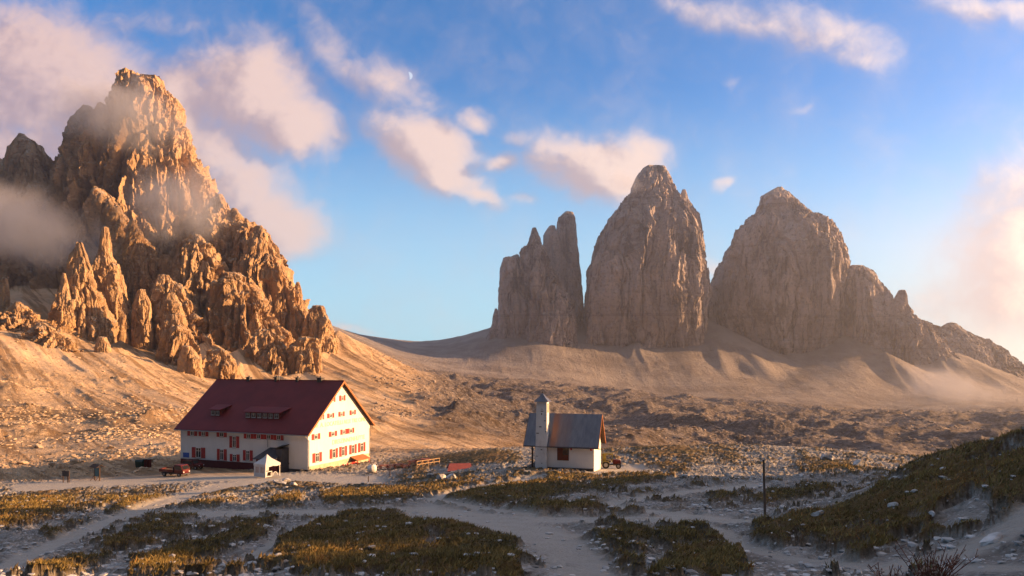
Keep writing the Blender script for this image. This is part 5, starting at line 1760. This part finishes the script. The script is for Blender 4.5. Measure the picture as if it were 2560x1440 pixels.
BIG = [
    (58, 1160, .8, 'long flat topped boulder in shade at the slope foot', 1.9), (276, 1121, .9, 'dark angular boulder lying high on the sunlit slope', 1.4), (133, 1166, 1.0, 'pale rounded boulder between the two notice boards', 1),
    (152, 1172, .9, 'bright upright boulder above the dark notice board', 1), (190, 1158, 1.1, 'split boulder on the slope above the information board', 1.3), (385, 1152, 1.3, 'wedge shaped boulder beside the red cabinets', 1),
    (95, 1120, 1.2, 'lone orange boulder on the open slope', 1.2), (215, 1095, 1.0, 'large boulder among streaks of dry grass', 1.2), (330, 1070, 1.0, 'highest big boulder on the slope left of the hut', 1.2),
    (700, 1208, .45, 'long grey slab leaning in the rock pile before the hut', 2.2), (716, 1203, .5, 'broad pale block in the rock pile before the hut', 1.2), (735, 1213, .4, 'low white block at the end of the rock pile', 1.2),
    (1078, 1192, .45, 'bright white stone at the foot of the railing', 1.3), (1105, 1195, .7, 'blue grey stone in the heap below the shed', 1), (1126, 1196, .6, 'dark cleft stone in the heap below the shed', 1),
    (2068, 1148, .9, 'tall sunlit rock rising from the far plateau edge', .8), (2145, 1162, .6, 'orange lit rock on the far plateau edge', 1.1), (1025, 1194, .35, 'small pale stone in the orange grass below the terrace', 1.4),
    (2235, 1268, .11, 'white wedge stone in the middle of the grassy knoll', 1.4), (2330, 1288, .09, 'small upright white stone on the grassy knoll', .8), (2045, 1287, .12, 'flat white stone low on the grassy knoll', 1.6), (2480, 1355, .13, 'long pale stone beside the gravel path', 2.0),
]
for i, (px, py, s, lab, lng) in enumerate(BIG):
    p = on_ground(px, py, 8, 300)
    co, f = rock_shape(random.Random(100 + i), 3)
    co = co * np.array([s * lng, s, s * .75])
    o = mesh_np('boulder', co, tris=f, mat=M_STONE_W if px < 400 else M_STONE)
    o.location = p + Vector((0, 0, s * .18))
    o.rotation_euler = (RND.uniform(-.2, .2), RND.uniform(-.25, .25), RND.uniform(-.5, .5))
    tag(o, lab, 'boulder', 'boulders around the hut')


def build_grass():
    r = np.random.RandomState(21)
    n = 560000
    U, V = r.uniform(-.80, .80, n), r.uniform(math.log(8), math.log(75), n)
    z, g, p, h = terrain(U, V)
    Y = np.exp(V)
    keep = (g > .45) & (r.rand(n) < np.clip(g, 0, 1) ** 2.2 * (0.35 + 1.2 * np.clip(NZ.fbm(U * Y * 1.3, Y * 1.3, 0 * U, 3) + .35, 0, 1)))
    U, Y, z = U[keep], Y[keep], z[keep]
    g = g[keep]
    n = len(U)
    X = U * Y
    h = r.uniform(.03, .10, n) * (.45 + .55 * g) * (0.75 + Y / 36) * (1 + .7 * NZ2.perlin(X / 1.3, Y / 1.3, 0 * X + 3))
    w = (0.004 + 0.00048 * Y) * r.uniform(.7, 1.6, n)
    a = r.rand(n) * 6.283
    lx, ly = r.normal(0, .5, n) * h + .25 * h, r.normal(0, .5, n) * h
    base = np.stack([X, Y, z + CAM_Z - .01], 1)
    dx = np.stack([np.cos(a) * w, np.sin(a) * w, np.zeros(n)], 1)
    tip = base + np.stack([lx, ly, h], 1)
    co = np.stack([base - dx, base + dx, tip], 1).reshape(-1, 3)
    tint = np.repeat(np.clip(r.rand(n) * .6 + .55 * (NZ.perlin(X / 2.2, Y / 2.2, 0 * X + 1) + .35), 0, 1), 3)
    m, N, b = new_mat('grass_blades')
    t = N.attr('tint')
    c = N.mix(t, (0.095, 0.076, 0.027), (0.38, 0.265, 0.09))
    c = N.mix(N.step(t, .75, 1.0), c, (0.36, 0.18, 0.06))
    N.put(b.inputs['Base Color'], c)
    b.inputs['Roughness'].default_value = .8
    b.inputs['Specular IOR Level'].default_value = .15
    ob = mesh_np('grass', co, tris=np.arange(n * 3).reshape(-1, 3), mat=m, attrs={'tint': tint})
    tag(ob, 'short dry alpine grass on the turf cushions', kind='stuff')


build_grass()


def build_shrub():
    """dry flowering plants at the edge of the path"""
    m_stem = paint('dry_red_stem', (0.16, 0.055, 0.03), .8, .3, 6.0)
    m_fl = paint('withered_flower_head', (0.42, 0.30, 0.24), .8, .25, 6.0)
    for (px, py, n, hgt, lab, sd) in ((2330, 1462, 46, .62, 'dry reddish plant with pale seed heads at the path edge', 1), (2225, 1462, 30, .40, 'smaller sparse dry plant with scattered seed heads', 2), (2425, 1455, 12, .30, 'low red creeping dry twig beside the taller dry plant', 3)):
        u, e = pix(px, py)
        Y = 7.6
        g = Vector((float(u) * Y, Y, ground_z(float(u) * Y, Y)))
        t = thing('dry_plant', g, 0, lab, 'plant', 'dry plants at the path edge')
        rnd = random.Random(sd)
        st, fl = MB(), MB()
        for i in range(n):
            a, sp = rnd.uniform(0, 6.283), rnd.uniform(.1, .75)
            hh = hgt * rnd.uniform(.45, 1.0)
            p0 = Vector((rnd.uniform(-.06, .06), rnd.uniform(-.06, .06), -.02))
            p1 = p0 + Vector((math.cos(a) * sp * hh * .4, math.sin(a) * sp * hh * .4, hh * .55))
            p2 = p0 + Vector((math.cos(a) * sp * hh, math.sin(a) * sp * hh, hh))
            st.tube(p0, p1, .006, .005, n=4, caps=False).tube(p1, p2, .005, .003, n=4, caps=False)
            tips = [p2]
            for _ in range(3):
                q = p1.lerp(p2, rnd.uniform(0, .9))
                q2 = q + Vector((rnd.uniform(-1, 1), rnd.uniform(-1, 1), rnd.uniform(.3, 1.2))) * hgt * .13
                st.tube(q, q2, .004, .0025, n=3, caps=False)
                tips.append(q2)
            for q in tips:
                if rnd.random() < .8:
                    s = rnd.uniform(.007, .014)
                    fl.add([q + Vector((s, 0, 0)), q + Vector((0, s, 0)), q + Vector((-s, 0, 0)), q + Vector((0, -s, 0)), q + Vector((0, 0, s * 1.3)), q - Vector((0, 0, s))],
                           [(0, 1, 4), (1, 2, 4), (2, 3, 4), (3, 0, 4), (1, 0, 5), (2, 1, 5), (3, 2, 5), (0, 3, 5)])
        o = st.build('stems', m_stem, t)
        fl.build('seed_heads', m_fl, t)


build_shrub()


# ------------------------------------------------------------------ moon: a far sphere, only its lit crescent bright enough to see by day
def build_moon():
    d = 40000.0
    c = at(1022, 190, d)
    R = 9.5 / F_PX * d
    n = 14
    vs, fs = [], []
    for i in range(n + 1):                                   # lune of a sphere, lit limb to the right
        la = -math.pi / 2 + math.pi * i / n
        for j in range(5):
            lo = math.radians(8 + 30 * j)
            vs.append((R * math.cos(la) * math.cos(lo - math.pi / 2 + math.radians(50)), -R * math.cos(la) * math.sin(lo + math.radians(-40)) * 0 - R * .2, R * math.sin(la)))
    vs = []
    for i in range(n + 1):
        la = -math.pi / 2 + math.pi * i / n
        x_out = R * math.cos(la)
        x_in = x_out * .25
        for j in range(4):
            x = x_in + (x_out - x_in) * j / 3
            vs.append((x, -math.sqrt(max(R * R - x * x - (R * math.sin(la)) ** 2, 0)), R * math.sin(la)))
    q = grid_quads(n + 1, 4)
    m = bpy.data.materials.new('moon_surface')
    m.use_nodes = True
    N = NT(m.node_tree)
    N.n.clear()
    out = N.node('ShaderNodeOutputMaterial')
    em = N.node('ShaderNodeEmission')
    em.inputs[0].default_value = (0.62, 0.70, 0.86, 1)
    em.inputs[1].default_value = 0.34
    N.l.new(em.outputs[0], out.inputs[0])
    o = mesh_np('moon', np.array(vs), quads=q, mat=m, smooth=True)
    o.location = c
    o.rotation_euler = (0, math.radians(-12), 0)
    tag(o, 'thin pale crescent moon in the blue evening sky', kind='structure')


build_moon()


# ------------------------------------------------------------------ air: even haze in one closed box, and mist banks on the peaks
def lowest(o):
    a = np.empty(len(o.data.vertices) * 3, np.float32)
    o.data.vertices.foreach_get('co', a)
    return float(a[2::3].min())


ZLOW = min(lowest(o) for o in col.objects if o.name in ('ground', 'shade_hill')) - 1.0


def build_haze():
    bm = bmesh.new()
    bmesh.ops.create_cube(bm, size=1.0)
    x0, x1, y0, y1, z0, z1 = -5900.0, 5900.0, -90.0, 3680.0, ZLOW, 640.0
    for v in bm.verts:
        v.co = (x0 if v.co.x < 0 else x1, y0 if v.co.y < 0 else y1, z0 if v.co.z < 0 else z1)
    me = bpy.data.meshes.new('haze')
    bm.to_mesh(me); bm.free()
    m = bpy.data.materials.new('haze_air')
    m.use_nodes = True
    N = NT(m.node_tree)
    N.n.clear()
    out = N.node('ShaderNodeOutputMaterial')
    vol = N.node('ShaderNodeVolumePrincipled')
    vol.inputs['Color'].default_value = (0.92, 0.90, 0.93, 1)
    vol.inputs['Density'].default_value = HAZE_DENSITY
    vol.inputs['Anisotropy'].default_value = HAZE_G
    N.l.new(vol.outputs[0], out.inputs['Volume'])
    me.materials.append(m)
    ob = bpy.data.objects.new('haze', me)
    col.objects.link(ob)
    tag(ob, 'thin golden evening haze filling the valley', kind='stuff')


HAZE_DENSITY = 0.0001
HAZE_G = 0.68
build_haze()


def mist(px, py, Y, rx, ry, rz, dens, scale, seed, label, tilt=0.0, thr=(0.38, 0.72)):
    bm = bmesh.new()
    bmesh.ops.create_icosphere(bm, subdivisions=3, radius=1.0)
    me = bpy.data.meshes.new('mist')
    bm.to_mesh(me); bm.free()
    m = bpy.data.materials.new('mist_air')
    m.use_nodes = True
    N = NT(m.node_tree)
    N.n.clear()
    out = N.node('ShaderNodeOutputMaterial')
    vol = N.node('ShaderNodeVolumePrincipled')
    vol.inputs['Color'].default_value = (0.86, 0.86, 0.98, 1)
    vol.inputs['Anisotropy'].default_value = 0.1
    p = N.node('ShaderNodeTexCoord').outputs['Object']
    r = N.vmath('LENGTH', p)
    fall = N.step(r, 1.0, 0.0)
    w = N.node('ShaderNodeTexNoise', noise_dimensions='4D')
    N.put(w.inputs['Vector'], N.vmath('MULTIPLY', p, (rx / scale, ry / scale, rz / scale)))
    w.inputs['W'].default_value = seed
    w.inputs['Scale'].default_value = 1.0
    w.inputs['Detail'].default_value = 6.0
    w.inputs['Roughness'].default_value = 0.66
    w.inputs['Distortion'].default_value = 1.2
    n = N.step(N.math('ADD', w.outputs[0], N.math('MULTIPLY', N.math('SUBTRACT', fall, 0.5), 0.45)), *thr)
    N.put(vol.inputs['Density'], N.math('MULTIPLY', N.math('MULTIPLY', n, fall), dens))
    N.l.new(vol.outputs[0], out.inputs['Volume'])
    me.materials.append(m)
    ob = bpy.data.objects.new('mist', me)
    col.objects.link(ob)
    ob.location = at(px, py, Y)
    ob.scale = (rx, ry, rz)
    ob.rotation_euler = (0, math.radians(tilt), 0)
    tag(ob, label, kind='stuff')


mist(310, 285, 735, 130, 70, 75, 0.034, 62, 1.3, 'thin mist drifting across the summit of the jagged mountain', 12)
mist(30, 570, 640, 170, 80, 62, 0.040, 66, 4.1, 'bank of mist at the left foot of the jagged mountain', 14)
mist(460, 520, 640, 95, 60, 75, 0.024, 50, 7.7, 'faint mist caught behind the pinnacle ridge', 15)
mist(2360, 965, 1150, 190, 80, 60, 0.012, 75, 2.2, 'low golden mist over the valley scree', 8)
mist(1560, 455, 1930, 90, 60, 60, 0.010, 60, 3.4, 'small cloud brushing the shoulder of the tallest tower', 20)
